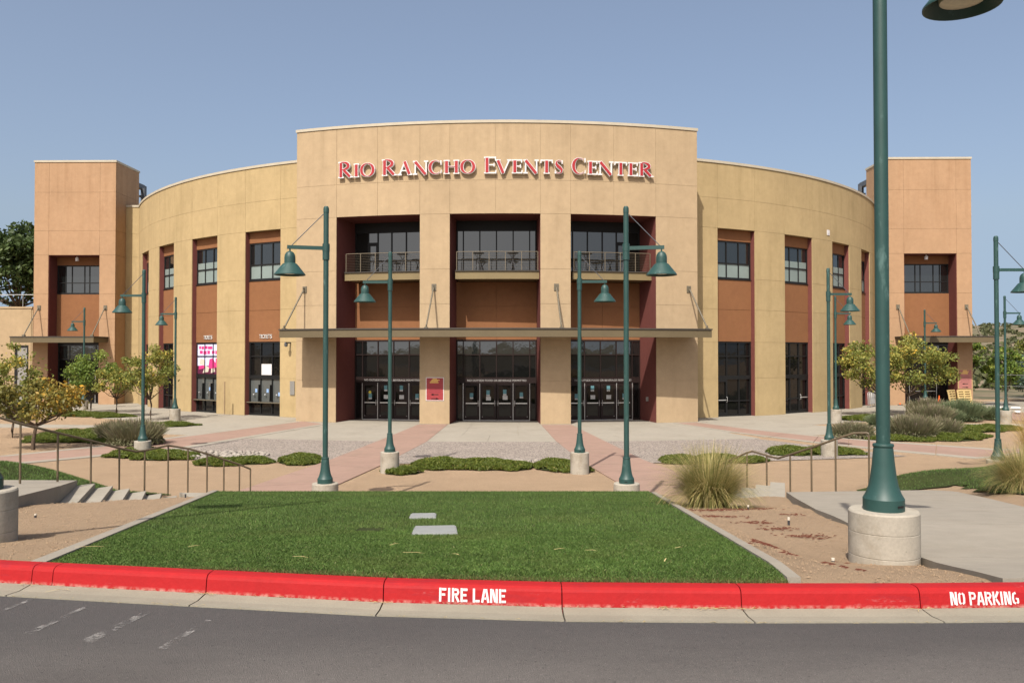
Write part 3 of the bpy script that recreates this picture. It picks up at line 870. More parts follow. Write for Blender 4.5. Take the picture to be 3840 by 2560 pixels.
# --- entrance block
BAYS = [(-14.7, -6.75), (-4.03, 4.03), (6.75, 14.7)]
bw_ = MB()
for a, b in ((-18.85, -14.72), (-6.73, -4.05), (4.05, 6.73), (14.72, 18.85)):
    bw_.arcbox(35.25, RB - .025, a, b, 0, 11.64)
bw_.arcbox(35.25, RB - .025, -18.85, 18.85, 11.645, 16.64)
block = bw_.build('entrance_wall', 'tan', arena)
cuts = [-18.87, -14.7, -10.7, -6.75, -4.03, 0.05, 4.03, 6.75, 10.7, 14.7, 18.87]
PT = {'tan': None}
for z0, z1 in zip(ROWS[:-2], ROWS[1:-1]):
    for a, b in ((-18.87, -14.7), (-6.75, -4.03), (4.03, 6.75), (14.7, 18.87)):
        panel(block, 'tan', RB, a, b, z0, z1, .05)
for z0, z1 in ((11.63, 13.48), (13.48, 16.66)):
    for a, b in zip(cuts[:-1], cuts[1:]): panel(block, 'tan', RB, a, b, z0, z1, .05)
MB().arcbox(35.15, RB + .045, -18.95, 18.95, 16.665, 16.82).build('coping', 'coping', block)
mb = MB()
for s_ in (-1, 1):
    mb.arcbox(24, 35.24, min(s_ * 18.4, s_ * 18.87), max(s_ * 18.4, s_ * 18.87), 0, 16.64)
mb.build('side_wall', 'tan', arena)
MB().prism([(35.2 * math.sin(R(-18.6 + 37.2 * i / 12)), -35.2 * math.cos(R(-18.6 + 37.2 * i / 12))) for i in range(13)] + [(5, -20), (-5, -20)], 16.0, 16.3).build('roof', 'roof', arena)
# --- bays of the entrance block
def fbox(mb, Fm, x0, x1, y0, y1, z0, z1): mb.box(x0, x1, y0, y1, z0, z1, Fm); return mb
RG = 33.3
DOORS = []
for bi, (a, b) in enumerate(BAYS):
    c = (a + b) / 2; hwid = R(b - a) / 2 * RG - .02
    # jambs and soffit
    for s_, t in ((1, a), (-1, b)):
        g = math.degrees(.12 / RB) * s_
        MB().arcbox(RG - .3, RB - .06, min(t - g, t - g * .02), max(t - g, t - g * .02), 0, 11.62).build('jamb', 'maroon', arena)
    MB().arcbox(RG - .3, RB - .055, a, b, 11.62, 11.64).build('soffit', 'maroon', arena)
    # brown wall between canopy and balcony
    wl = MB().arcbox(RG - .3, RG - .03, a, b, 4.70, 8.06).build('infill_wall', 'brown', arena)
    for z0, z1 in ((4.70, 6.64), (6.64, 8.06)):
        for t0, t1 in ((a, c), (c, b)): panel(wl, 'brown', RG, t0, t1, z0, z1, .04)
    Fm = frame(RG, c)
    # ground floor glazing: header, mullions, sidelights, four doors
    fr = MB()
    fbox(fr, Fm, -hwid, hwid, 0.0, .12, 4.60, 4.70); fbox(fr, Fm, -hwid, hwid, 0, .12, 3.79, 3.86)
    fbox(fr, Fm, -hwid, hwid, -.02, .14, 2.18, 2.52)
    dw = .965; xs0 = -2 * dw + (0 if bi == 1 else (.12 if bi == 0 else -.12))
    mx = [xs0 + dw * k for k in range(5)]
    for x_ in [-hwid + .03, *mx, hwid - .03]:
        fbox(fr, Fm, x_ - .03, x_ + .03, .002, .115, 2.52, 3.79); fbox(fr, Fm, x_ - .03, x_ + .03, .002, .115, 3.86, 4.60)
    for x_ in (-hwid + .04, hwid - .04): fbox(fr, Fm, x_ - .04, x_ + .04, .003, .113, 0, 2.18)
    for x_ in (mx[0] - .045, mx[4] + .045): fbox(fr, Fm, x_ - .04, x_ + .04, .003, .113, 0, 2.18)
    fbox(fr, Fm, -hwid + .08, mx[0] - .085, .004, .112, 0, .10); fbox(fr, Fm, mx[4] + .085, hwid - .08, .004, .112, 0, .10)
    wf = fr.build('lobby_window', 'doorframe', arena)
    def pane(x0, x1, z0, z1, m='glass_low', par=wf, y=.05):
        mm = Fm @ Matrix.Translation(((x0 + x1) / 2, y, (z0 + z1) / 2)) @ Matrix.Rotation(RNG.normal(0, .0022), 4, 'Z') @ Matrix.Rotation(RNG.normal(0, .0016), 4, 'X')
        w_, h_ = (x1 - x0) / 2, (z1 - z0) / 2
        return MB().box(-w_, w_, 0, .012, -h_, h_, mm).build('pane', m, par)
    ex = [-hwid + .06, *mx, hwid - .06]
    for x0, x1 in zip(ex[:-1], ex[1:]):
        pane(x0, x1, 2.53, 3.79); pane(x0, x1, 3.86, 4.60, 'glass')
    pane(-hwid + .08, mx[0] - .085, .10, 2.18); pane(mx[4] + .085, hwid - .08, .10, 2.18)
    st = MB()
    for x_ in (mx[0], mx[1], mx[3], mx[4]): fbox(st, Fm, x_ - .014, x_ + .014, -.035, -.004, .03, 2.17)
    fbox(st, Fm, mx[0], mx[4], -.06, -.004, .012, .045)
    st.build('door_trim', 'steel', wf)
    lt = text_mesh('NO OUTSIDE FOOD OR BEVERAGE PERMITTED', .16, .002, 3.42)
    lt.transform(Fm @ Matrix.Translation((.03, -.024, 2.285)) @ UPRIGHT)
    lt.materials.append(M['vinyl']); link('lettering', lt, wf)
    for k in range(4):
        x0, x1 = mx[k] + .018, mx[k + 1] - .018
        d = MB()
        fbox(d, Fm, x0, x0 + .13, .01, .06, .03, 2.165); fbox(d, Fm, x1 - .13, x1, .01, .06, .03, 2.165)
        fbox(d, Fm, x0 + .13, x1 - .13, .011, .059, 2.03, 2.165); fbox(d, Fm, x0 + .13, x1 - .13, .011, .059, .03, .27)
        dr = d.build('door', 'doorframe', arena)
        pane(x0 + .13, x1 - .13, .27, 2.03, 'glass_low', dr, .03)
        hinge_left = k in (0, 1)
        pb = MB(); fbox(pb, Fm, x0 + .13, x1 - .13, -.03, .008, .985, 1.045); pb.build('push_bar', 'steel', dr)
        px_ = x1 - .075 if hinge_left else x0 + .075
        hb = MB().tube([(px_, -.05, .86), (px_, -.05, 1.18)], .014, 8, Fm); fbox(hb, Fm, px_ - .012, px_ + .012, -.05, .012, 1.0, 1.03)
        fbox(hb, Fm, px_ - .06, px_ + .06, -.03, .009, 1.005, 1.025); hb.build('handle', 'steel', dr)
        cp = MB(); cx_ = x0 + .13 if hinge_left else x1 - .13
        fbox(cp, Fm, cx_ - .02, cx_ + .02, -.006, .012, .225, .25); cp.build('door_stop', 'steel', dr)
        xm = (x0 + x1) / 2
        zz = [1.36, 1.52, 1.56, 1.40][k] if bi == 1 else [1.30, 1.78, 1.78, 1.30][k]
        nb = MB(); fbox(nb, Fm, xm - .10, xm + .10, .024, .028, zz, zz + .25); nb.build('notice', 'teal_paper', dr)
        nb = MB(); fbox(nb, Fm, xm - .10, xm + .10, .0245, .0275, zz - .09, zz - .005); nb.build('notice', 'paper', dr)
        if k in (1, 2):
            z2 = zz - .34 if bi == 1 else 1.24
            nb = MB(); fbox(nb, Fm, xm - .12, xm + .16, .024, .028, z2, z2 + .23); nb.build('notice', 'paper', dr)
        if bi == 0 and k == 0:
            nb = MB().lathe([(0, 0), (.085, 0), (.085, .004), (0, .004)], 16, Fm @ Matrix.Translation((xm - .02, .026, 1.62)) @ Matrix.Rotation(R(90), 4, 'X')); nb.build('notice', 'yellow', dr)
    # upper storey glazing behind the balcony
    fr = MB()
    fbox(fr, Fm, -hwid, hwid, -.02, .14, 11.02, 11.62); fbox(fr, Fm, -hwid, hwid, 0, .12, 8.50, 8.60)
    fbox(fr, Fm, -hwid, hwid, .002, .12, 9.30, 9.37)
    if bi == 1: ux = [-hwid + .04, -1.93, -.97, 0.0, .97, 1.93, hwid - .04]
    elif bi == 0: ux = [-hwid + .04, -hwid + .82, -hwid + 1.42, -hwid + 2.28, -hwid + 3.18, -hwid + 4.08, hwid - .04]
    else: ux = [-hwid + .04, hwid - 4.08, hwid - 3.18, hwid - 2.28, hwid - 1.42, hwid - .82, hwid - .04]
    for x_ in ux: fbox(fr, Fm, x_ - .035, x_ + .035, .003, .118, 8.60, 11.02)
    dk = None
    if bi != 1:
        dk = (ux[0], ux[1]) if bi == 0 else (ux[5], ux[6]); dd = (ux[1], ux[2]) if bi == 0 else (ux[4], ux[5])
        fbox(fr, Fm, dd[0], dd[1], .0, .119, 10.26, 10.46)
        fbox(fr, Fm, dd[0], dd[0] + .11, .001, .117, 8.6, 10.26); fbox(fr, Fm, dd[1] - .11, dd[1], .001, .117, 8.6, 10.26)
    uf = fr.build('upper_window', 'frame', arena)
    for i, (x0, x1) in enumerate(zip(ux[:-1], ux[1:])):
        if dk and (x0, x1) == dk:
            fb = MB(); fbox(fb, Fm, x0, x1, .05, .08, 8.6, 11.02); fb.build('dark_panel', 'dusk', uf); continue
        pane(x0, x1, 9.37, 11.02, 'glass', uf); pane(x0, x1, 8.6, 9.30, 'glass', uf)
    # balcony
    ga, gb = a + .35, b - .02
    bal = MB().arcbox(RG + .02, RB - .62, ga, gb, 8.09, 8.50).build('balcony', 'khaki_light', arena)
    MB().arcbox(RG + .03, RB - .55, ga, gb, 8.505, 8.555).build('deck_edge', 'flash', bal)
    MB().arcbox(RB - .70, RB - .585, ga + .02, gb - .02, 8.065, 8.09).build('lower_flange', 'khaki_light', bal)
    RR = RB - .64
    tr = MB()
    n = 12; pts = [(RR * math.sin(R(ga + .12 + (gb - ga - .24) * i / n)), -RR * math.cos(R(ga + .12 + (gb - ga - .24) * i / n)), 9.60) for i in range(n + 1)]
    tr.tube(pts, .022, 6).build('top_rail', 'cable', bal)
    cb = MB()
    for q in range(10):
        cb.tube([(p[0], p[1], 8.66 + q * .092) for p in pts], .0045, 4)
    cb.build('rail_cables', 'cable', bal, kind='stuff')
    for i in range(6):
        t = ga + .12 + (gb - ga - .24) * i / 5
        mm = frame(RR, t)
        MB().box(-.017, .017, -.017, .017, 8.55, 9.59, mm).build('rail_post', 'cable', bal)
# --- canopy over the entrance
can = MB().arcbox(RB + .03, 37.86, -18.12, 18.12, 4.80, 5.14).build('canopy', 'khaki', arena)
MB().arcbox(37.865, 37.98, -18.15, 18.15, 4.76, 5.165).build('fascia', 'khaki', can)
MB().arcbox(RB + .02, 38.03, -18.19, 18.19, 5.17, 5.235).build('flashing', 'flash', can)
for t in (-17.95, -5.45, 5.45, 17.95):
    p0 = frame(RB + .12, t, 7.55).translation; p1 = frame(37.72, t, 5.30).translation
    rd = MB().tube([p0, p1], .045, 8).build('tie_rod', 'rod', arena)
    MB().box(-.13, .13, -.035, 0, 7.37, 7.75, frame(RB, t)).box(-.02, .02, -.2, -.035, 7.46, 7.66, frame(RB, t)).build('bracket', 'rod', rd)
    MB().box(-.09, .09, -.09, .09, 5.236, 5.29, frame(37.72, t)).box(-.02, .02, -.06, .06, 5.29, 5.42, frame(37.72, t)).build('bracket', 'rod', rd)

# --- curved wings
WN = [(24.0, 29.1), (33.8, 38.9), (43.4, 48.2), (52.7, 57.2)]
SPAND = 10.92
def wing(s_):
    rng = lambda a, b: (a, b) if s_ > 0 else (-b, -a)
    edges = [18.9]
    for a, b in WN: edges += [a, b]
    edges.append(61.6)
    bk = MB()
    for i in range(0, len(edges), 2): bk.arcbox(RW - .5, RW - .025, *rng(edges[i] + .02, edges[i + 1] - .02), 0, 11.64)
    bk.arcbox(RW - .5, RW - .025, *rng(18.9, 61.6), 11.645, 15.62)
    w = bk.build('wing_wall', 'wing', arena)
    for z0, z1 in zip(ROWS[:-2], ROWS[1:-1]):
        for i in range(0, len(edges), 2): panel(w, 'wing', RW, *rng(edges[i], edges[i + 1]), z0, z1, .05)
    for z0, z1 in ((11.63, 13.48), (13.48, 15.62)):
        for a, b in zip(edges[:-1], edges[1:]): panel(w, 'wing', RW, *rng(a, b), z0, z1, .05)
    MB().arcbox(RW - .55, RW + .05, *rng(18.95, 61.7), 15.625, 15.78).build('coping', 'coping', w)
    for ni, (a, b) in enumerate(WN):
        c = (a + b) / 2 * s_; hw_ = R(b - a) / 2 * (RW - .42) - .012
        Fm = frame(RW - .42, c)
        for q in (-1, 1):
            mb = MB(); x_ = q * hw_
            # jamb slab set into the pier
            MB().arcbox(RW - .75, RW - .06, *rng(*((a - .25, a - .003) if q < 0 else (b + .003, b + .25))), 0, 11.62).build('jamb', 'maroon', arena)
        nw = MB(); fbox(nw, Fm, -hw_ - .05, hw_ + .05, -.02, .25, SPAND, 11.66); nw.build('niche_wall', 'brown', arena)
        nw = MB(); fbox(nw, Fm, -hw_ - .05, hw_ + .05, -.02, .25, 4.66, 8.52)
        nwo = nw.build('niche_wall', 'brown', arena)
        for z0, z1 in ((4.66, 6.63), (6.65, 8.50), (SPAND + .02, 11.61)):
            pm = MB(); fbox(pm, Fm, -hw_, hw_, -.05, -.021, z0, z1); pm.build('stucco_panel', 'brown', nwo)
        # upper window 3 x 2
        fr = MB(); z0, z1 = 8.55, SPAND - .01; zm = z0 + .98
        fbox(fr, Fm, -hw_, hw_, -.02, .10, z0, z0 + .11); fbox(fr, Fm, -hw_, hw_, -.02, .10, z1 - .07, z1)
        fbox(fr, Fm, -hw_, hw_, -.018, .09, zm - .04, zm + .04)
        cols = [-hw_, -hw_ / 3, hw_ / 3, hw_]
        for i, x_ in enumerate(cols):
            w2 = .05
            xx = min(max(x_, -hw_ + w2), hw_ - w2)
            for q0, q1 in ((z0 + .11, zm - .04), (zm + .04, z1 - .07)): fbox(fr, Fm, xx - w2 * (1 if i in (0, 3) else .75), xx + w2 * (1 if i in (0, 3) else .75), -.016, .088, q0, q1)
        uw = fr.build('window', 'frame', arena)
        MB().box(-hw_ - .01, hw_ + .01, -.09, .02, 8.505, 8.548, Fm).build('sill', 'frame', uw)
        def pane(x0, x1, za, zb, m, par, y=.03):
            mm = Fm @ Matrix.Translation(((x0 + x1) / 2, y, (za + zb) / 2)) @ Matrix.Rotation(RNG.normal(0, .003), 4, 'Z') @ Matrix.Rotation(RNG.normal(0, .002), 4, 'X')
            w_, h_ = (x1 - x0) / 2, (zb - za) / 2
            return MB().box(-w_, w_, 0, .012, -h_, h_, mm).build('pane', m, par)
        for x0, x1 in zip(cols[:-1], cols[1:]):
            pane(x0 + .03, x1 - .03, z0 + .1, zm - .03, 'blind', uw); pane(x0 + .03, x1 - .03, zm + .03, z1 - .06, 'glass', uw)
            if ni in (1, 2): pane(x0 + .04, x1 - .04, zm + .03, zm + .46, 'blind', uw, .02)
        # lower glazing
        lb = 2.40
        tick = s_ < 0 and ni < 2
        fr = MB()
        fbox(fr, Fm, -hw_, hw_, -.02, .12, 4.56, 4.65); fbox(fr, Fm, -hw_, hw_, -.03, .13, lb - .10, lb + .14); fbox(fr, Fm, -hw_, hw_, -.02, .12, 0, .12)
        fbox(fr, Fm, -hw_, hw_, -.018, .10, 3.70, 3.77)
        if tick: fbox(fr, Fm, -hw_, hw_, -.018, .10, .78, .86)
        else: fbox(fr, Fm, -hw_, hw_, -.018, .10, .92, .99)
        bands_ = [(.12, .78 if tick else .92), (.86 if tick else .99, lb - .10), (lb + .14, 3.70), (3.77, 4.56)]
        for i, x_ in enumerate(cols):
            xx = min(max(x_, -hw_ + .05), hw_ - .05)
            for q0, q1 in bands_: fbox(fr, Fm, xx - (.05 if i in (0, 3) else .035), xx + (.05 if i in (0, 3) else .035), -.016, .098, q0, q1)
        lw = fr.build('ground_window', 'frame', arena)
        for ci, (x0, x1) in enumerate(zip(cols[:-1], cols[1:])):
            for bi_, (q0, q1) in enumerate(bands_):
                pane(x0 + .03, x1 - .03, q0, q1, 'counter_glass' if (tick and bi_ == 1) else 'glass_low', lw, .05)
        if tick:
            MB().box(-hw_ - .03, hw_ + .03, -.22, -.021, .80, .85, Fm).build('counter', 'rod', lw)
            for ci, (x0, x1) in enumerate(zip(cols[:-1], cols[1:])):
                xm = (x0 + x1) / 2 - .03
                MB().tube([(xm, -.005, 1.30), (xm, -.10, 1.33)], .025, 8, Fm).lathe([(0, 0), (.05, 0), (.05, .03), (0, .03)], 12, Fm @ Matrix.Translation((xm, -.07, 1.32)) @ Matrix.Rotation(R(70), 4, 'X')).build('speak_hole', 'steel', lw)
                MB().strip([(x1 - .02, 1.95), (x1 - .05, .9)], [.008, .028], -.02, -.17, Fm).build('divider', 'frame', lw)
                if ci > 0 or ni == 0:
                    MB().box(xm + .02, xm + .19, .030, .040, 1.45 - .2 * (ci == 2), 1.68 - .2 * (ci == 2), Fm).build('notice', 'blue_paper', lw)
            if ni == 0: MB().box(cols[1] + .03, cols[2] + .0, .030, .042, lb + .16, lb + .85, Fm).build('notice', 'white', lw)
        elif s_ > 0 and ni < 2:
            dx0, dx1 = (cols[0] + .05, cols[1]) if ni == 0 else (cols[2], cols[3] - .05)
            d = MB()
            fbox(d, Fm, dx0, dx0 + .09, -.03, .02, .02, lb - .1); fbox(d, Fm, dx1 - .09, dx1, -.03, .02, .02, lb - .1)
            fbox(d, Fm, dx0 + .09, dx1 - .09, -.029, .019, .02, .25); fbox(d, Fm, dx0 + .09, dx1 - .09, -.029, .019, 2.15, lb - .1)
            dr = d.build('door', 'frame', arena)
            MB().box(dx0 + .09, dx1 - .09, -.06, -.031, 1.0, 1.05, Fm).build('push_bar', 'steel', dr)
            px_ = dx1 - .05 if ni == 0 else dx0 + .05
            MB().tube([(px_, -.035, .88), (px_, -.11, .93), (px_, -.11, 1.17), (px_, -.035, 1.22)], .014, 8, Fm).build('handle', 'steel', dr)
    return w
wl_, wr_ = wing(-1), wing(1)
# rear of the building and roofs, so that it is closed
MB().arcbox(RW - .5, RW - .1, 62, 298, 0, 15.2, 4).build('rear_wall', 'wing', arena)
MB().prism([((RW - .5) * math.sin(R(k * 6)), -(RW - .5) * math.cos(R(k * 6))) for k in range(60)], 14.9, 15.1).build('roof', 'roof', arena)

# --- corner towers
def tower(s_):
    X = lambda x: x * s_
    x0, x1 = (30.2, 36.6) if s_ < 0 else (29.45, 35.85)      # inner and outer faces, in the building's own axes
    fo_ = 0 if s_ < 0 else -.95
    yf, yb = -17.55, -13.7
    def bx(mb, a, b, c, d, z0, z1):
        a, b = sorted((X(a), X(b))); return mb.box(a, b, c, d, z0, z1)
    n0, n1 = x0 + 1.25, x1 - 1.15
    # core walls round the niche
    co_ = MB()
    bx(co_, x0 + .04, n0 - .01, yf + .04, yb, 0, 11.60); bx(co_, n1 + .01, x1 - .04, yf + .04, yb, 0, 11.60)
    bx(co_, x0 + .04, x1 - .04, yf + .04, yb, 11.605, 18.83)
    tw = co_.build('tower_wall', 'tower', arena)
    zr = [0, 2.37, 4.62, 6.64, 8.57, 11.6, 13.5, 16.5, 18.84]
    def pn(a, b, z0, z1): bx(MB(), a + GJ, b - GJ, yf, yf + .036, z0 + GJ, z1 - GJ).build('stucco_panel', 'tower', tw)
    for z0, z1 in zip(zr[:-1], zr[1:]):
        if z1 <= 11.6: pn(x0, n0 - .0, z0, z1); pn(n1, x1, z0, z1)
        else: pn(x0, n0, z0, z1); pn(n0, n1, z0, z1); pn(n1, x1, z0, z1)
        # side panels
        for xa, xb in ((x0, x0 + .036), (x1 - .036, x1)):
            bx(MB(), xa, xb, yf + .045, yb - .01, z0 + GJ, z1 - GJ).build('stucco_panel', 'tower', tw)
    cp = MB(); bx(cp, x0 - .05, x1 + .05, yf - .05, yb + .05, 18.845, 19.0); cp.build('coping', 'coping', tw)
    # niche
    for xa, xb in ((n0 - .008, n0 + .03), (n1 - .03, n1 + .008)):
        j = MB(); bx(j, xa, xb, yf + .05, yb - .3, 0, 11.59); j.build('jamb', 'maroon', tw)
    yw = yf + 1.15
    nw = MB(); bx(nw, n0 + .03, n1 - .03, yw, yw + .3, 10.92, 11.59); nw.build('niche_wall', 'brown', tw)
    nw = MB(); bx(nw, n0 + .03, n1 - .03, yw, yw + .3, 4.9, 8.62)
    nwo = nw.build('niche_wall', 'brown', tw)
    sf = MB(); bx(sf, n0 + .03, n1 - .03, yf + .05, yw - .003, 11.56, 11.595); sf.build('soffit', 'maroon', tw)
    fr = MB(); wx0, wx1 = n0 + .04, n1 - .04
    bx(fr, wx0, wx1, yw + .02, yw + .14, 8.63, 8.75); bx(fr, wx0, wx1, yw + .02, yw + .14, 10.83, 10.91); bx(fr, wx0, wx1, yw + .03, yw + .13, 9.50, 9.56)
    vx = [wx0, wx0 + .35, wx0 + 1.35, wx0 + 1.75, wx0 + 2.75, wx0 + 3.25, wx1]
    for i, x_ in enumerate(vx):
        xx = min(max(x_, wx0 + .04), wx1 - .04)
        bx(fr, xx - .035, xx + .035, yw + .032, yw + .128, 8.75, 9.50); bx(fr, xx - .035, xx + .035, yw + .032, yw + .128, 9.56, 10.83)
    fo = fr.build('window', 'frame', arena)
    for a, b in zip(vx[:-1], vx[1:]):
        for z0, z1 in ((8.75, 9.5), (9.56, 10.83)):
            p = MB(); bx(p, a + .03, b - .03, yw + .07, yw + .082, z0, z1); p.build('pane', 'glass', fo)
    # doorway glazing
    yd = yf + 1.35
    fr = MB(); bx(fr, wx0, wx1, yd, yd + .12, 4.55, 4.9); bx(fr, wx0, wx1, yd, yd + .12, 2.25, 2.45); bx(fr, wx0, wx1, yd, yd + .12, 0, .06); bx(fr, wx0, wx1, yd + .01, yd + .11, 3.45, 3.52)
    vx = [wx0, wx0 + .9, wx0 + 1.95, wx0 + 3.0, wx1]
    for x_ in vx:
        xx = min(max(x_, wx0 + .05), wx1 - .05)
        for z0, z1 in ((.06, 2.25), (2.45, 3.45), (3.52, 4.55)): bx(fr, xx - .04, xx + .04, yd + .012, yd + .108, z0, z1)
    fo = fr.build('ground_window', 'frame', arena)
    for a, b in zip(vx[:-1], vx[1:]):
        for z0, z1 in ((.06, 2.25), (2.45, 3.45), (3.52, 4.55)):
            p = MB(); bx(p, a + .03, b - .03, yd + .05, yd + .062, z0, z1); p.build('pane', 'glass_low' if z1 < 3.5 else 'glass', fo)
    for a in (vx[1], vx[2]):
        st = MB(); bx(st, a + .1, a + .95, yd - .05, yd - .002, 1.0, 1.05); st.build('push_bar', 'steel', fo)
    st = MB(); bx(st, vx[1] - .02, vx[1] + .02, yd - .03, yd - .003, .06, 2.25); bx(st, vx[3] - .02, vx[3] + .02, yd - .03, yd - .003, .06, 2.25); st.build('door_trim', 'steel', fo)
    # canopy with rods
    ca, cb = x0 + .55, x1 + .45
    cn = MB(); bx(cn, ca, cb, yf - 2.05, yf - .01, 4.80, 5.14); cno = cn.build('canopy', 'khaki', arena)
    f_ = MB(); bx(f_, ca - .02, cb + .02, yf - 2.16, yf - 2.055, 4.76, 5.165); f_.build('fascia', 'khaki', cno)
    f_ = MB(); bx(f_, ca - .06, cb + .06, yf - 2.2, yf - .012, 5.17, 5.235); f_.build('flashing', 'flash', cno)
    for xr in (x0 + .75, x1 - .45):
        rd = MB().tube([(X(xr), yf - .1, 7.5), (X(xr + .0), yf - 1.95, 5.32)], .042, 8).build('tie_rod', 'rod', arena)
        MB().box(X(xr) - .13, X(xr) + .13, yf - .05, yf - .002, 7.32, 7.68).build('bracket', 'rod', rd)
        MB().box(X(xr) - .1, X(xr) + .1, yf - 2.03, yf - 1.86, 5.236, 5.36).build('bracket', 'rod', rd)
    lb_ = MB().lathe([(0, 11.2), (.13, 11.2), (.13, 11.45), (.05, 11.5), (.05, 11.556), (0, 11.556)], 14, Matrix.Translation((X((n0 + n1) / 2 - .05 * s_), yf + .55, 0))).build('soffit_light', 'white', arena)
    # short straight wall joining wing and tower
    jw = MB(); a = RW * math.sin(R(61.2)) ; yj = -RW * math.cos(R(61.55))
    bx(jw, a - .05, x0 + .03, yj - .02, yj + .5, 0, 15.62); jo = jw.build('link_wall', 'wing', arena)
    for z0, z1 in zip([0, 2.37, 4.62, 6.64, 8.57, 11.63, 13.48], [2.37, 4.62, 6.64, 8.57, 11.63, 13.48, 15.62]):
        p = MB(); bx(p, a - .02, x0 - .004, yj - .07, yj - .021, z0 + GJ, z1 - GJ); p.build('stucco_panel', 'wing', jo)
    cp = MB(); bx(cp, a - .0, x0 - .003, yj - .12, yj + .5, 15.63, 15.78); cp.build('coping', 'coping', jo)
    # steel frame standing on the roof beside the tower
    for xa, xb, ya, yb_, z0, z1 in ((30.75, 31.1, -11.5, -11.15, 15.1, 18.25), (30.45, 30.65, -12.2, -12.0, 15.1, 17.9), (30.72, 31.12, yb + .01, -11.51, 17.88, 18.27), (30.8, 31.05, -12.0, -11.52, 17.2, 17.35)):
        rf_ = MB(); bx(rf_, xa + fo_, xb + fo_, ya, yb_, z0, z1); rf_.build('roof_frame_bar', 'darksteel', arena)
    MB().box(*sorted((X(26.5), X(x1 - .5))), yb - .01, -6, 0, 15.0).build('tower_wing', 'tower', arena)
tower(-1); tower(1)
# vent, wall plates, camera
Fm = frame(RW, 43.0 + -.6)
MB().box(-.17, .17, -.03, .0, 12.0, 12.36, Fm).box(-.08, .08, -.04, -.031, 12.1, 12.26, Fm).build('wall_vent', 'white', wr_)
Fm = frame(RW, -22.3)
MB().box(-.17, .17, -.05, .0, 1.37, 2.22, Fm).build('meter_cover', 'grey_metal', wl_)
Fm = frame(RW, -32.3)
MB().box(-.03, .03, -.06, .0, 0, 2.1, Fm).build('thin_post', 'lowwall', wl_)  # thin upright post against the wing wall
Fm = frame(RW, -22.6)
MB().box(-.05, .05, -.5, -.0, 4.52, 4.6, Fm).lathe([(0, 4.30), (.09, 4.34), (.11, 4.44), (.11, 4.52), (0, 4.52)], 12, Fm @ Matrix.Translation((0, -.42, 0))).build('security_camera', 'darksteel', wl_)
MB().box(-.10, .10, -.06, 0, 1.15, 1.4, frame(34.5, 14.65)).build('wall_box', 'grey_metal', arena)

# low wall left of the left tower
lw = empty('boundary_wall', (-45, 66.2, 0), 0, 'long low tan stucco wall joining the tower beside the edge of the plaza', 'wall')
MB().box(-25, 6.6, .04, .5, 0, 7.55).build('wall_core', 'lowwall', lw)
for i in range(5):
    for z0, z1 in ((0, 2.37), (2.37, 4.62), (4.62, 7.55)):
        a = -25 + 6.3 * i; b = a + 6.3
        if z0 == 0 and a < 4.4 < b: b = 4.3
        MB().box(a + GJ, b - GJ, 0, .039, z0 + GJ, z1 - GJ).build('stucco_panel', 'lowwall', lw)
MB().box(-25, 6.6, -.05, .55, 7.555, 7.7).build('coping', 'lowwall', lw)
MB().box(5.2, 6.3, -.02, .02, 0, 4.6).build('door_frame', 'frame', lw)
dl = MB().box(5.45, 6.2, -.035, -.021, .0, 4.4).build('door', 'grey_metal', lw)

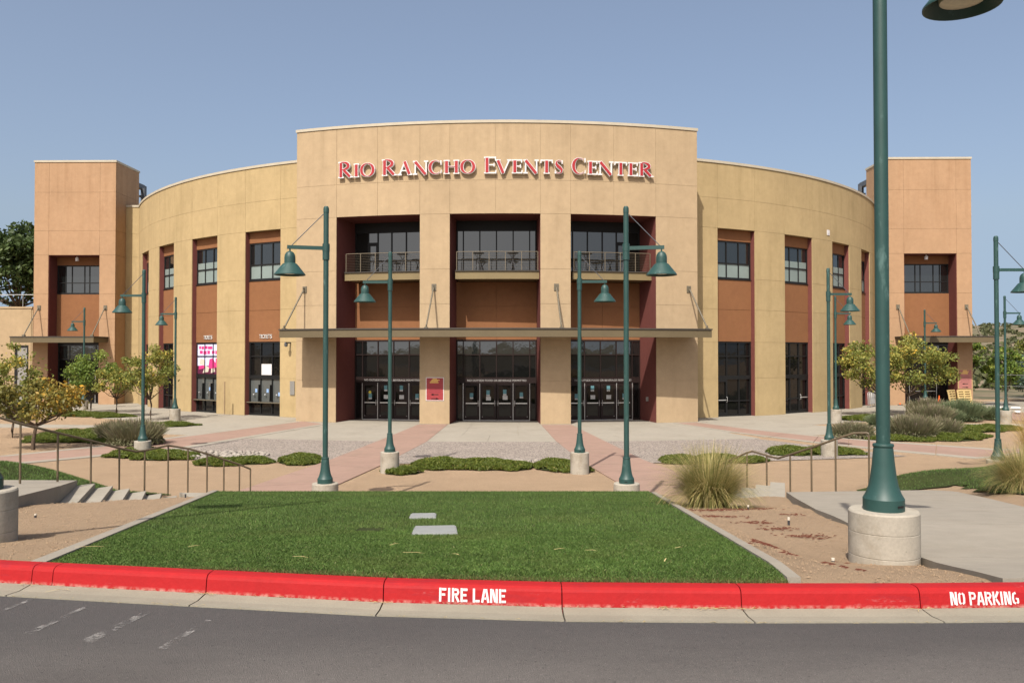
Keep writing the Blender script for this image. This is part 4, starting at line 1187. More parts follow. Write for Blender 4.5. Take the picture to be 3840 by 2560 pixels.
# ------------------------------------------------------------------ building sign: serif capitals in red on white
def letter_strokes(ch, w, h):
    T, t = .112, .040
    arc = lambda cx, cy, rx, ry, a0, a1, n, f: ([(cx + rx * math.cos(R(a0 + (a1 - a0) * i / n)), cy + ry * math.sin(R(a0 + (a1 - a0) * i / n))) for i in range(n + 1)],
                                                [f(R(a0 + (a1 - a0) * i / n)) for i in range(n + 1)])
    ell = lambda a: t + (T - t) * abs(math.cos(a)) ** 1.5
    st = lambda x: ([(x, t), (x, h - t)], T, 1)
    sf = lambda x, y, e: ([(x - e, y), (x + e, y)], t, 0)
    ew = T + .055
    if ch == 'I': return [st(w / 2), sf(w / 2, t, ew), sf(w / 2, h - t, ew)]
    if ch == 'H':
        a, b = ew, w - ew
        return [st(a), st(b), sf(a, t, ew), sf(a, h - t, ew), sf(b, t, ew), sf(b, h - t, ew), ([(a + T * .5, h * .52), (b - T * .5, h * .52)], t, 1)]
    if ch == 'E':
        a = ew
        return [st(a), sf(a - .0, t, ew), sf(a, h - t, ew), ([(a, h - t), (w, h - t)], t * .9, 0), ([(a, t), (w, t)], t * .9, 0), ([(a, h * .52), (w * .86, h * .52)], t * .8, 0),
                ([(w - .03, h), (w - .03, h - .19)], [t, t * .7], 0), ([(w - .02, 0), (w - .0, .19)], [t, t * .7], 0), ([(w * .84, h * .52 + .1), (w * .84, h * .52 - .1)], t * .7, 0)]
    if ch == 'T':
        return [st(w / 2), sf(w / 2, t, ew), ([(.02, h - t), (w - .02, h - t)], t, 0), ([(.045, h), (.02, h - .2)], [t, t * .7], 0), ([(w - .045, h), (w - .02, h - .2)], [t, t * .7], 0)]
    if ch == 'N':
        return [([(.11, t), (.11, h - t)], t, 0), sf(.11, t, .12), ([(.10, h - t), (w - .13, .0)], T * .95, 1), sf(.06, h - t, .08), ([(w - .11, h - t), (w - .11, 0)], t, 0), sf(w - .11, h - t, .12)]
    if ch == 'V':
        return [([(.14, h - t), (w * .5, 0)], T * .95, 1), ([(w - .12, h - t), (w * .5, .0)], t, 0), sf(.14, h - t, .15), sf(w - .12, h - t, .12)]
    if ch == 'A':
        return [([(.10, t), (w * .47, h * .96)], t, 0), ([(w * .45, h), (w - .17, t)], T * .95, 1), sf(.10, t, .12), sf(w - .15, t, .15), ([(w * .22, h * .33), (w * .70, h * .33)], t * .8, 0)]
    if ch == 'O':
        p, q = arc(w / 2, h / 2, w / 2 - .08, h / 2 - .03, 90, 450, 28, ell); return [(p, q, 1)]
    if ch == 'C':
        p, q = arc(w * .54, h / 2, w / 2 - .04, h / 2 - .03, 52, 310, 22, lambda a: t + (T - t) * max(0, -math.cos(a)) ** 1.2)
        return [(p, q, 1), ([(w - .05, h - .02), (w - .04, h - .26)], [t, t * .7], 0), ([(w - .05, .06), (w - .03, .24)], [t * .7, t * .6], 0)]
    if ch == 'R':
        a = ew; p, q = arc(a + .02, h * .735, w * .48, h * .235, 90, -90, 14, lambda a_: t + (T - t) * max(0, math.cos(a_)) ** 1.2)
        return [st(a), sf(a, t, ew), sf(a - .03, h - t, ew - .03), (p, q, 1), ([(a + w * .18, h * .50), (w - .17, t)], T * .92, 1), ([(w - .24, t), (w, t)], [t, t * .8], 0)]
    if ch == 'S':
        P = [(w * .86, h * .80), (w * .72, h * .93), (w * .48, h - .04), (w * .24, h * .88), (w * .20, h * .72), (w * .36, h * .57), (w * .60, h * .45), (w * .80, h * .31), (w * .78, h * .13), (w * .52, .04), (w * .26, h * .08), (w * .12, h * .22)]
        Q = [t * .7, t, t * 1.1, t * 1.5, T * .8, T, T, T * .9, t * 1.6, t * 1.2, t, t * .7]
        return [(P, Q, 1), ([(w * .88, h - .02), (w * .87, h * .72)], [t, t * .7], 0), ([(w * .10, .02), (w * .11, h * .28)], [t, t * .7], 0)]
BIG, SML = .93, .78
SIGN = [('R', -13.66, .91, BIG), ('I', -12.61, .37, SML), ('O', -11.56, .86, SML), ('R', -9.48, .89, BIG), ('A', -8.02, .84, SML), ('N', -6.61, .84, SML), ('C', -5.29, .73, SML),
        ('H', -3.84, .88, SML), ('O', -2.4, .83, SML), ('E', -.43, .66, BIG), ('V', .74, .89, SML), ('E', 1.94, .57, SML), ('N', 3.19, .83, SML), ('T', 4.56, .69, SML), ('S', 5.65, .49, SML),
        ('C', 7.45, .77, BIG), ('E', 8.66, .56, SML), ('N', 9.88, .86, SML), ('T', 11.25, .72, SML), ('E', 12.38, .57, SML), ('R', 13.65, .89, SML + .04)]
SM_ = BW @ frame(RB + .02, 0, 13.8)
sign = empty('building_sign', SM_.translation, BROT, 'red serif letters edged in white spelling the arena name on the entrance block', 'sign')
SI = (Matrix.Translation(SM_.translation) @ Matrix.Rotation(BROT, 4, 'Z')).inverted()
for ch, th, w, h in SIGN:
    Lm = SI @ BW @ frame(RB + .06, th, 13.8) @ Matrix.Translation((-w / 2, 0, 0))
    mb = MB(); rb = MB()
    for i, (p, q, thick) in enumerate(letter_strokes(ch, w, h)):
        mb.strip(p, q, 0, -.13 - .0015 * i, Lm)
        if thick:
            q2 = [max(.004, v - .030) for v in q] if isinstance(q, list) else q - .030
            if len(p) == 2:
                d = (Vector(p[1]) - Vector(p[0])).normalized() * .02
                p = [(p[0][0] + d.x, p[0][1] + d.y), (p[1][0] - d.x, p[1][1] - d.y)]
            rb.strip(p, q2, -.146, -.150 - .0012 * i, Lm)
    lo = mb.build('letter', 'white', sign)
    rb.build('letter_face', 'red', lo)
# ticket signs
for th, lab in ((-26.55, 'white metal letters spelling tickets over the ticket window nearest the entrance block'), (-36.35, 'white metal letters spelling tickets over the window with the pink poster')):
    mm = BW @ frame(RW - .42 + .05, th, 4.86)
    o = empty('ticket_sign', mm.translation, BROT + R(th), lab, 'sign', 'signs over the ticket windows')
    wd = 1.08 if th > -30 else .98
    xs_ = 0
    chars = 'TICKETS'; ws = [.8, .36, .95, .9, .75, .8, .8]; tot = sum(ws); cx = -wd / 2
    for c_, w_ in zip(chars, ws):
        lt = text_mesh(c_, .37, .02, w_ / tot * wd * (.5 if c_ == 'I' else .80), .0)
        hs = max(v.co.y for v in lt.vertices) - min(v.co.y for v in lt.vertices)
        lt.transform(Matrix.Translation((cx + w_ / tot * wd / 2, -.03, 0)) @ UPRIGHT)
        lt.materials.append(M['silver']); link('letter', lt, o); cx += w_ / tot * wd

# posters on the walls
def poster(loc, rz, w, h, m, lab, seed):
    o = empty('poster_sign', loc, rz, lab, 'poster', 'red notice posters by the entrances')
    MB().box(-w / 2 - .035, w / 2 + .035, -.02, .0, -.035, h + .035).build('border', 'white' if m == 'post_red' else 'pallet', o)
    MB().box(-w / 2, w / 2, -.026, -.021, 0, h).build('sheet', m, o)
    for z_, dr in ((h * .25, -1), (h * .06, 1)):
        mb = MB(); mb.strip([(-dr * .22 * w, z_), (dr * .10 * w, z_)], .022, -.0262, -.029)
        mb.add([(dr * .08 * w, -.029, z_ + .06), (dr * .08 * w, -.029, z_ - .06), (dr * .26 * w, -.029, z_)], [(0, 1, 2), (2, 1, 0)]); mb.build('arrow', 'ink', o)
    mb = MB()
    for i in range(4): mb.box(-.30 * w + .05 * i, .22 * w + .03 * i * ((-1) ** i), -.0285 - .0003 * i, -.0262, h * (.78 + .055 * i), h * (.81 + .055 * i))
    mb.build('print_band', 'gold', o)
    mb = MB()
    for i in range(4): mb.box(-.34 * w, .34 * w, -.0266, -.0261, h * (.36 + .085 * i), h * (.372 + .085 * i))
    mb.build('print_band', 'plum', o)
mm = BW @ frame(RB + .002, -5.35, 1.32); poster(mm.translation, BROT + R(-5.35), .94, 1.22, 'post_red', 'bright red notice poster with two black arrows on the pier between the entrance doors', 1)
mm = BW @ Matrix.Translation((35.25, -17.56, 1.28)); poster(mm.translation, BROT, .98, 1.42, 'post_faded', 'faded pink notice poster on the orange tower above the leaning pallet', 2)

# promotional poster filling the upper ticket window
Fm = BW @ frame(RW - .42 + .012, -36.35, 0)
hw_ = R(38.9 - 33.8) / 2 * (RW - .42) - .06
tp = empty('window_poster', Fm.translation + Vector((0, 0, 2.6)), BROT + R(-36.35), 'pink and white promotional poster behind the ticket window bars', 'poster')
LM = (Matrix.Translation(Fm.translation + Vector((0, 0, 2.6))) @ Matrix.Rotation(BROT + R(-36.35), 4, 'Z')).inverted() @ Fm
def pq(m, pts, d): MB().add([(x_, .028 - d, z_) for x_, z_ in pts] , [tuple(range(len(pts)))], False, LM).build('print_block', m, tp)
def rect(x0, x1, z0, z1): return [(x0, z0), (x1, z0), (x1, z1), (x0, z1)]
MB().box(-hw_, hw_, .029, .034, 2.56, 4.55, LM).build('sheet', 'lilac', tp)
pq('plum', rect(-hw_, hw_, 2.56, 3.1), .0005)
for i, (x0, x1, z0, z1) in enumerate([(-1.18, -.95, 4.22, 4.42), (-.9, -.60, 4.2, 4.40), (-.55, -.2, 4.22, 4.43), (-.15, .35, 4.2, 4.40), (-1.1, -.75, 3.9, 4.12), (-.68, -.3, 3.86, 4.10), (-.22, .1, 3.88, 4.12), (.3, .62, 3.9, 4.1), (.7, 1.2, 3.88, 4.1)]):
    pq('pink', rect(x0, x1, z0, z1), .001 + .0002 * i)
pq('pink', [(-.1, 2.95), (.6, 2.9), (.75, 3.25), (.45, 3.62), (.05, 3.55)], .0012)
pq('pink', [(.7, 3.0), (1.25, 2.95), (1.25, 3.6), (.75, 3.6)], .0014)
pq('pink', [(-1.2, 2.85), (-.5, 2.95), (-.45, 3.15), (-1.2, 3.1)], .0016)
pq('cream', [(-1.15, 3.2), (-.6, 3.12), (-.52, 3.5), (-1.0, 3.62)], .0018)
pq('cream', [(-.75, 2.62), (-.1, 2.7), (-.0, 3.0), (-.45, 3.12)], .0020)
pq('cream', [(.2, 2.62), (.7, 2.72), (.6, 2.95), (.25, 2.92)], .0022)

# bar tables on the balconies
def bar_table(loc, hgt, lab, rad=.33):
    o = empty('bar_table', loc, random.uniform(0, 1.5), lab, 'table', 'black folding tables on the balconies')
    MB().lathe([(0, hgt - .035), (rad, hgt - .035), (rad + .004, hgt - .015), (rad, hgt), (0, hgt)], 20).build('table_top', 'frame', o)
    for k in range(4):
        a = math.pi / 2 * k + .4; c_, s_ = math.cos(a), math.sin(a)
        MB().tube([(c_ * .24, s_ * .24, hgt - .036), (-c_ * .03, -s_ * .03, hgt * .62), (-c_ * .20, -s_ * .20, .02)], .013, 6).build('leg', 'darksteel', o)
    MB().tube([(-.02, 0, hgt * .40), (.02, 0, hgt * .64)], .03, 8).build('clamp', 'frame', o)
def on_deck(th, r): return BW @ Vector((r * math.sin(R(th)), -r * math.cos(R(th)), 8.556))
names = {0: 'balcony nearest the ticket windows', 1: 'middle balcony', 2: 'balcony farthest from the ticket windows'}
for b_, spots in ((0, [(-11.75, 1, 'beside the maroon jamb'), (-8.85, 1, 'beside the tan pier'), (-10.3, 0, 'beside the narrow balcony door'), (-7.4, 0, 'beside the tan pier')]),
                  (1, [(-1.6, 1, 'beside its ticket window end'), (1.6, 1, 'beside its far end'), (-1.45, 0, 'beside its ticket window end'), (1.62, 0, 'beside its far end')]),
                  (2, [(8.55, 1, 'beside the tan pier'), (12.2, 1, 'beside the maroon jamb'), (7.3, 0, 'beside the tan pier'), (10.4, 0, 'beside the narrow balcony door')])):
    for th, tall, wh in spots:
        bar_table(on_deck(th, 34.65 if tall else 33.85), 1.02 if tall else .74, ('tall' if tall else 'low') + ' black table on the ' + names[b_] + ', ' + wh)
# ------------------------------------------------------------------ street lamps
def ring_mesh(prof, n=24): return MB().lathe(prof, n)
def lamp_meshes():
    d = {}
    d['concrete_base'] = MB().lathe([(0, -1.2), (.302, -1.2), (.303, -.40), (.299, -.397), (.299, -.393), (.303, -.39), (.304, -.19), (.300, -.187), (.300, -.183), (.304, -.18), (.303, -.015), (.292, 0), (0, 0)], 32).mesh('concrete_base')
    d['base_cover'] = MB().lathe([(.178, 0), (.178, .105), (.170, .118), (.150, .155), (.128, .22), (.112, .30), (.098, .42), (.086, .55), (.080, .585), (.0, .585)], 32).mesh('base_cover')
    d['collar'] = MB().lathe([(.066, .57), (.088, .572), (.092, .585), (.088, .60), (.064, .605)], 28).mesh('collar')
    d['pole'] = MB().lathe([(.061, .55), (.061, 6.36), (0, 6.36)], 24).mesh('pole')
    d['pole_cap'] = MB().lathe([(.066, 6.33), (.067, 6.40), (.062, 6.45), (.040, 6.485), (0, 6.49)], 20).mesh('pole_cap')
    d['arm_collar'] = MB().lathe([(.062, 5.22), (.080, 5.221), (.080, 5.42), (.085, 5.422), (.085, 5.60), (.062, 5.601)], 24).mesh('arm_collar')
    d['arm'] = MB().box(.07, .885, -.028, .028, 5.455, 5.54).mesh('arm')
    d['tie_rod'] = MB().tube([(.78, 0, 5.54), (.06, 0, 6.30)], .011, 6).mesh('tie_rod')
    L = Matrix.Translation((.82, 0, 0))
    d['lamp_shade'] = MB().lathe([(.018, 5.455), (.018, 5.40), (.05, 5.395), (.09, 5.365), (.118, 5.31), (.126, 5.25), (.126, 5.125), (.14, 5.115), (.165, 5.105), (.355, 4.865), (.356, 4.845), (.345, 4.845), (.16, 5.085), (.0, 5.09)], 36, L).mesh('lamp_shade')
    d['lens'] = MB().lathe([(.19, 4.99), (.21, 4.94), (.20, 4.895), (.10, 4.872), (0, 4.868)], 24, L).mesh('lens')
    d['hand_hole'] = MB().box(-.035, .035, -.183, -.176, .045, .06).mesh('hand_hole')
    mats = {'concrete_base': 'base_conc', 'lens': 'lens', 'tie_rod': 'darksteel', 'hand_hole': 'ink'}
    for k in d: d[k].materials.append(M[mats.get(k, 'green')])
    return d
LM_ = lamp_meshes()
proto = None
def lamp(x, y, z, az, lab, reach=0):
    """az: direction of the arm, degrees from +x"""
    global proto
    if proto is None:
        proto = empty('street_lamp', (0, 0, 0), 0, lab, 'street lamp', 'green bell street lamps around the plaza')
        for k, me in LM_.items(): link(k, me, proto)
        o = proto
    else:
        o = copy_tree(proto)
    o.location = (x, y, z); o.rotation_euler = (0, 0, R(az)); o['label'] = lab
    if reach:                   # a longer arm
        for ch in o.children:
            k_ = ch.name.split('.')[0]
            if k_ in ('lamp_shade', 'lens'): ch.location.x = reach
            if k_ in ('arm', 'tie_rod'): ch.scale.x = 1 + reach / .82
    return o
lamp(-4.37, 19.4, .79, 195, 'tall green lamp just behind the lawn at its corner toward the ticket windows')
lamp(2.68, 19.4, .79, -12, 'tall green lamp just behind the lawn at its corner toward the ornamental grass')
lamp(-3.96, 26.86, .66, 180, 'green lamp whose shade hangs before the balcony nearest the ticket windows')
lamp(2.18, 26.7, .66, 0, 'green lamp on pale base standing by the last juniper clump of the middle row')
lamp(-13.99, 31.4, .55, 180, 'green lamp beside the grey sage bush with its base in the juniper')
lamp(-19.57, 48.1, .70, 180, 'green lamp on a bare concrete base in front of the ticket wing')
lamp(-29.9, 57.8, .66, 180, 'distant green lamp in front of the orange tower behind the yellowing tree')
lamp(11.98, 31.3, .60, 0, 'green lamp rising behind the kinked handrail, base among junipers')
lamp(18.58, 47.5, .70, 0, 'green lamp with a pale base beside the glazed doors of the far wing')
lamp(30.2, 60.5, .66, 0, 'distant green lamp before the orange tower, base hidden by shrubs')
lamp(14.07, 24.0, .76, 0, 'green lamp beside the golden grass, base sunk in the bank')
lamp(27.9, 46.8, .68, 0, 'green lamp on a tall pale base before the fenced trees')
lamp(3.39, 7.57, 2.36, 27, 'big green lamp post on stained concrete close to the red kerb, its shade cut above', .36)
lamp(-5.08, 7.95, 2.48, 180, 'lamp whose grey concrete base shows at the picture edge beside the sand bed')

# ------------------------------------------------------------------ handrails
def handrail(pts, posts, lab):
    o = empty('handrail', posts[0][0], 0, lab, 'handrail', 'brown handrails by the steps')
    o.location = (0, 0, 0)
    tr = MB().tube(pts, .024, 8); tr.build('top_rail', 'rail', o)
    for b, t in posts:
        MB().tube([b, t], .021, 8).build('post', 'rail', o)
def along(pts, f):
    n = len(pts) - 1; s_ = min(int(f * n), n - 1); u = f * n - s_
    return tuple(pts[s_][k] + (pts[s_ + 1][k] - pts[s_][k]) * u for k in range(3))
LP = [(-10.44, 15.30, 2.91), (-9.49, 16.00, 2.45), (-9.26, 16.90, 2.19), (-9.04, 17.80, 1.94), (-8.81, 18.60, 1.69), (-8.67, 19.10, 1.56), (-8.55, 19.30, 1.56),
      (-8.46, 20.40, 1.56), (-8.09, 20.70, 1.45), (-7.76, 21.10, 1.27), (-7.47, 21.50, 1.08), (-7.18, 21.85, 0.90), (-6.97, 22.10, 0.75)]
pp = []
for i in (1, 2, 3, 4, 6, 7, 8, 9, 10, 11, 12):
    p = LP[i]
    zb = {1: 1.30, 2: 1.10, 3: .96, 4: .72, 6: .42, 7: .33, 8: .2, 9: .15, 10: .1, 11: .05, 12: .05}[i]
    pp.append(((p[0], p[1], zb), (p[0], p[1], p[2] - .01)))
handrail(LP, pp, 'long brown tube handrail descending the steps beside the lawn toward the ticket windows')
RP = [(7.35, 17.00, 1.23), (7.32, 17.00, 2.16), (7.29, 17.02, 2.18), (7.10, 17.20, 2.16), (6.81, 17.45, 2.01), (6.50, 18.00, 1.77), (6.24, 18.60, 1.55), (6.16, 19.20, 1.39), (6.02, 19.60, 1.41),
      (5.86, 20.20, 1.44), (5.78, 20.40, 1.38), (5.56, 21.00, 1.14), (5.27, 21.60, 0.88)]
pp = []
for i, zb in ((4, .85), (5, .72), (6, .60), (8, .40), (10, .30), (11, .15), (12, .05)):
    p = RP[i]; pp.append(((p[0], p[1], zb), (p[0], p[1], p[2] - .01)))
pp.append(((RP[1][0], 17.0, .88), (RP[1][0], 17.0, RP[1][2] - .01)))
handrail(RP[1:], pp, 'short brown tube handrail with a kink behind the big lamp post and landing')

# ------------------------------------------------------------------ sprinklers
for x_, y_, hh, lab in ((3.5, 12.3, .07, 'white capped sprinkler among red litter, farthest in the bed by the big lamp'), (3.3, 9.9, .095, 'tallest white capped sprinkler, midway in the sand bed by the big lamp'),
                        (2.84, 7.35, .06, 'pop-up sprinkler with white cap close to the concrete base of the big lamp'), (-7.45, 14.6, .085, 'pop-up sprinkler with pale cap below the steps in the sand bed'),
                        (-6.2, 10.8, .05, 'low white sprinkler cap on sand near the lamp shadow'), (-6.1, 15.5, .07, 'dark sprinkler stub at the sand tip where steps meet edging')):
    z = G(x_, y_) - .02
    o = empty('sprinkler', (x_, y_, z), 0, lab, 'sprinkler', 'pop-up sprinklers in the sand beds')
    MB().lathe([(0, -.05), (.014, -.05), (.014, hh * .62), (0, hh * .62)], 12).build('body', 'black_plastic', o)
    MB().lathe([(0, hh * .62), (.015, hh * .62), (.016, hh * .68), (.015, hh), (0, hh)], 12).build('cap', 'cream' if y_ < 15 else 'black_plastic', o)

# ------------------------------------------------------------------ planting
def leaves(c, size, rnd, name, m, parent, lenk=1.9, **kw):
    n = len(c)
    u = RNG.normal(size=(n, 3)); u /= np.linalg.norm(u, axis=1)[:, None]
    v = RNG.normal(size=(n, 3)); v -= (v * u).sum(1)[:, None] * u; v /= np.linalg.norm(v, axis=1)[:, None]
    s_ = size[:, None] if np.ndim(size) else size
    V = np.empty((n, 4, 3))
    V[:, 0] = c - u * s_ * lenk / 2; V[:, 1] = c - v * s_ / 2; V[:, 2] = c + u * s_ * lenk / 2; V[:, 3] = c + v * s_ / 2
    F = np.arange(n * 4).reshape(n, 4)
    return np_mesh(name, V.reshape(-1, 3), F, rnd, m, parent, **kw)

def tree(x, y, z, ch, r, zc0, zc1, m, lab, group, lean=(0, 0), nclump=27, per=105, leaf=.088, trunk=.055, seed=1, limbs=6, flat=.6):
    rr = random.Random(seed); g = np.random.default_rng(seed)
    o = empty('tree', (x, y, z), 0, lab, 'tree', group)
    cx, cy = lean
    top = Vector((cx, cy, (zc0 + zc1) / 2 - (zc1 - zc0) * .1))
    fork = Vector((cx * .45, cy * .45, zc0 * .85))
    mb = MB().tube([(0, 0, -.25), (cx * .05 + rr.uniform(-.03, .03), 0, zc0 * .3), (cx * .2 + rr.uniform(-.05, .05), cy * .2, zc0 * .6), tuple(fork)], [trunk * 1.25, trunk, trunk * .9, trunk * .8], 8)
    mb.build('trunk', 'bark', o)
    clumps = []
    for i in range(nclump):
        for _ in range(20):
            p = g.uniform(-1, 1, 3)
            if p @ p < 1.25 and p @ p > .16 and p[2] > -.8 + .35 * abs(p[0]): break
        px = cx + p[0] * r; py = cy + p[1] * r * .9; pz = (zc0 + zc1) / 2 + p[2] * (zc1 - zc0) / 2 * (1 - .25 * abs(p[0]))
        clumps.append((px, py, pz + rr.gauss(0, .06) * r, r * rr.uniform(.12, .33)))
    br = MB()
    for i in range(limbs + 6):
        c = clumps[i % len(clumps)]; e = Vector(c[:3])
        mid = fork.lerp(e, .5) + Vector((rr.uniform(-.1, .1), rr.uniform(-.1, .1), -.12 * (e - fork).length))
        br.tube([tuple(fork + Vector((0, 0, -.08 * rr.random()))), tuple(mid), tuple(e)], [trunk * .62, trunk * .36, trunk * .12], 6, None, False)
    br.build('branches', 'bark', o)
    C = []; Q = []
    for (px, py, pz, cr) in clumps:
        n = int(per * 1.05 * (cr / (r * .27)) ** 1.9)
        d = g.normal(size=(n, 3)); d /= np.linalg.norm(d, axis=1)[:, None]
        rad = cr * (g.random(n) ** .45)[:, None] * np.array([1, 1, flat + .15])
        C.append(np.array([px, py, pz]) + d * rad)
        base = g.uniform(.22, .62)
        if m == 'leaf_y': base = .42 + .36 * max(-1, min(1, (px - cx) / r)) + g.normal(0, .08)
        Q.append(np.clip(base + g.normal(0, .15, n) + (g.random(n) < .03) * .35, 0, 1))
    # stray sprays round the outline
    n = int(nclump * per * .12)
    d = g.normal(size=(n, 3)); d /= np.linalg.norm(d, axis=1)[:, None]
    C.append(np.array([cx, cy, (zc0 + zc1) / 2]) + d * np.array([r, r * .9, (zc1 - zc0) / 2]) * (g.uniform(.55, 1.10, n))[:, None]); Q.append(g.random(n) * .8)
    leaves(np.concatenate(C), np.concatenate([np.full(len(c), leaf) for c in C]) * g.uniform(.6, 1.25, sum(map(len, C))), np.concatenate(Q), 'crown', m, o)
    return o
PL = 'young trees in the planting beds'
tree(-27.7, 54.5, 0, 4, 1.75, 1.35, 3.85, 'leaf_g', 'dark green young tree before the tower doors, shading its thin trunk', PL, seed=3, nclump=35, per=142)
tree(-24.6, 51.5, 0, 3, 1.35, 1.35, 3.05, 'leaf_o', 'smallest forked olive tree between the two taller trees of the ticket side bed', PL, seed=5, nclump=27, per=117)
tree(-21.1, 48.4, 0, 4, 1.55, 1.45, 4.1, 'leaf_o', 'light olive young tree beside the green lamp of the ticket wing', PL, (-.1, 0), seed=8, nclump=35, per=136)
tree(-19.3, 33.4, 0, 3, 1.75, 1.15, 2.65, 'leaf_y', 'yellowing tree with leaning trunk and orange sprays by the long handrail', PL, (.15, .2), seed=12, nclump=37, per=130, leaf=.09, trunk=.075)
tree(-23.2, 38.5, 0, 3, 1.6, 1.0, 4.2, 'leaf_o', 'taller bushy tree at the picture edge behind the yellowing tree', PL, seed=14, nclump=35, per=142)
tree(25.1, 52.7, 0, 4, 2.35, 1.5, 4.75, 'leaf_o', 'broad young tree forked low, in front of the far orange tower', PL, (.3, 0), seed=21, nclump=50, per=148, leaf=.10)
tree(23.2, 51.6, 0, 4, 1.75, 1.6, 4.7, 'leaf_o', 'young tree partly hidden by the big lamp post, beside the glazed wing doors', PL, (-.7, 0), seed=23, nclump=39, per=136, leaf=.10)
tree(-46.0, 77, 5.5, 9, 4.4, 3.2, 10.0, 'leaf_d', 'tall dark green tree behind the low boundary wall', 'trees beyond the plaza', seed=31, nclump=63, per=260, leaf=.26, trunk=.2)
tree(37.4, 62.5, 0, 4, 1.35, 1.2, 4.5, 'leaf_g', 'green tree with forked trunk by the white sandbags at the tower side', 'trees beyond the plaza', (-.2, 0), seed=33, nclump=31, per=136, leaf=.13)
tree(43.3, 68, 0, 4, 2.1, .35, 4.1, 'leaf_b', 'rounded blue green spruce behind the thin fence posts', 'trees beyond the plaza', seed=35, nclump=48, per=186, leaf=.11, flat=.8)
tree(47.2, 73, 0, 5, 2.4, 2.0, 6.4, 'leaf_o', 'olive tree at the picture edge beyond the fence', 'trees beyond the plaza', seed=37, nclump=35, per=161, leaf=.14)
tree(36.6, 66.0, 0, 5, 1.0, 2.5, 5.2, 'leaf_g', 'green tree crown touching the corner of the far orange tower', 'trees beyond the plaza', seed=39, nclump=21, per=124, leaf=.13)

def mound(x, y, parts, lab, m='juniper', group='juniper ground cover clumps', name='juniper_shrub', spr=.040, dens=4200, hk=.62):
    """low spreading shrub: lobes (dx, dy, rx, ry, h)"""
    o = empty(name, (x, y, G(x, y)), 0, lab, 'shrub', group)
    C = []; Q = []; body = MB()
    for (dx, dy, rx, ry, h) in parts:
        n = int(dens * rx * ry * 3.2) + 150
        a = RNG.uniform(0, 2 * np.pi, n); q = np.sqrt(RNG.random(n)) * (1 + .12 * np.sin(a * 3 + dx * 5) + .09 * np.sin(a * 7 + dy * 3))
        px = dx + np.cos(a) * q * rx; py = dy + np.sin(a) * q * ry
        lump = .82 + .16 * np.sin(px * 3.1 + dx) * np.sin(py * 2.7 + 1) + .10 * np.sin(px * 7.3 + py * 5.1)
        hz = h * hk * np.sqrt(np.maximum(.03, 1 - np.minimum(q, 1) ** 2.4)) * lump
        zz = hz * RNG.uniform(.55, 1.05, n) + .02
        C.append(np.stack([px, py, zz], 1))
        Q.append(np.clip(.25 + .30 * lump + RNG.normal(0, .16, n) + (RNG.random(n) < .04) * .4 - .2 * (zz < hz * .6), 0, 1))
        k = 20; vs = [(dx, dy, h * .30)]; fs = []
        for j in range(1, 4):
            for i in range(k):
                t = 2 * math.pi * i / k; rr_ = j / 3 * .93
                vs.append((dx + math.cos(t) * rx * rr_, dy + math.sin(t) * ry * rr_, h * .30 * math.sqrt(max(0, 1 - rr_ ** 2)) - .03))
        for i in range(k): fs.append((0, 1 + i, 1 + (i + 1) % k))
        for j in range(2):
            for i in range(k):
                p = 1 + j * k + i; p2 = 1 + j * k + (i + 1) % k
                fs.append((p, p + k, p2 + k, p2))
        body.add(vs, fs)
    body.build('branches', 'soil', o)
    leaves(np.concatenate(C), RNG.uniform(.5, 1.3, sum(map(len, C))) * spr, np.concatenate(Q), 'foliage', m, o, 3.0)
mound(-27.4, 52.6, [(-1.0, .6, 1.3, 1.5, .35), (.8, -.2, 1.6, 1.4, .32), (2.8, -1.4, 1.2, 1.0, .28)], 'long juniper strip at the foot of the tower side trees')
mound(-19.9, 39.2, [(-.7, 0, 1.7, 2.0, .42), (.8, -1.8, 1.2, 1.6, .35), (-.6, -2.6, 1.0, .8, .3), (2.3, -2.8, 1.2, .9, .3)], 'large juniper patch around the grey sage bush')
mound(-18.6, 44.6, [(0, 0, 1.6, 1.0, .35)], 'juniper clump behind the grey sage bush toward the ticket lamp')
mound(-13.5, 31.0, [(-.6, .4, 1.1, 1.0, .45), (.7, -.2, 1.2, 1.0, .40)], 'juniper clump around the base of the lamp beside the pink path')
mound(-9.75, 29.1, [(-.4, -.1, .9, .75, .38), (.55, .25, .75, .6, .32)], 'juniper clump beside the river stones next to the grey gravel')
mound(-7.55, 29.6, [(-.1, .2, .72, 1.1, .40), (.3, -.5, .45, .6, .3)], 'small round juniper at the edge of the pink path toward the ticket side')
mound(-1.35, 28.1, [(-1.0, .2, 1.15, .9, .45), (.5, .1, 1.4, .95, .40), (1.3, -.2, .8, .7, .35)], 'widest juniper clump in the middle, below the white river stones')
mound(-3.55, 26.75, [(0, 0, .62, .5, .34)], 'small juniper tuft beside the pale base of the middle lamp')
mound(1.62, 27.7, [(-.15, .3, .75, 1.0, .45), (.45, -.5, .55, .5, .36)], 'juniper clump touching the pale lamp base at the pink path')
mound(7.0, 29.5, [(-.9, 0, .9, .7, .36), (.3, .1, 1.1, .75, .38), (1.4, .1, .7, .5, .3)], 'juniper clump behind the tufted ornamental grass')
mound(11.7, 32.0, [(-.8, 0, 1.1, .9, .45), (.7, .1, 1.2, .9, .42)], 'juniper clump around the lamp base behind the kinked handrail')
mound(19.2, 38.0, [(-1.4, -.6, 1.6, 1.0, .35), (.4, 0, 1.6, 1.5, .42), (1.8, .9, 1.2, 1.2, .4)], 'spreading juniper in front of the sage bushes')
mound(23.6, 42.0, [(-.6, 0, 1.5, 1.3, .45), (1.2, .6, 1.4, 1.0, .35)], 'juniper clump beyond the spreading one, beside the lamp by the golden grass')
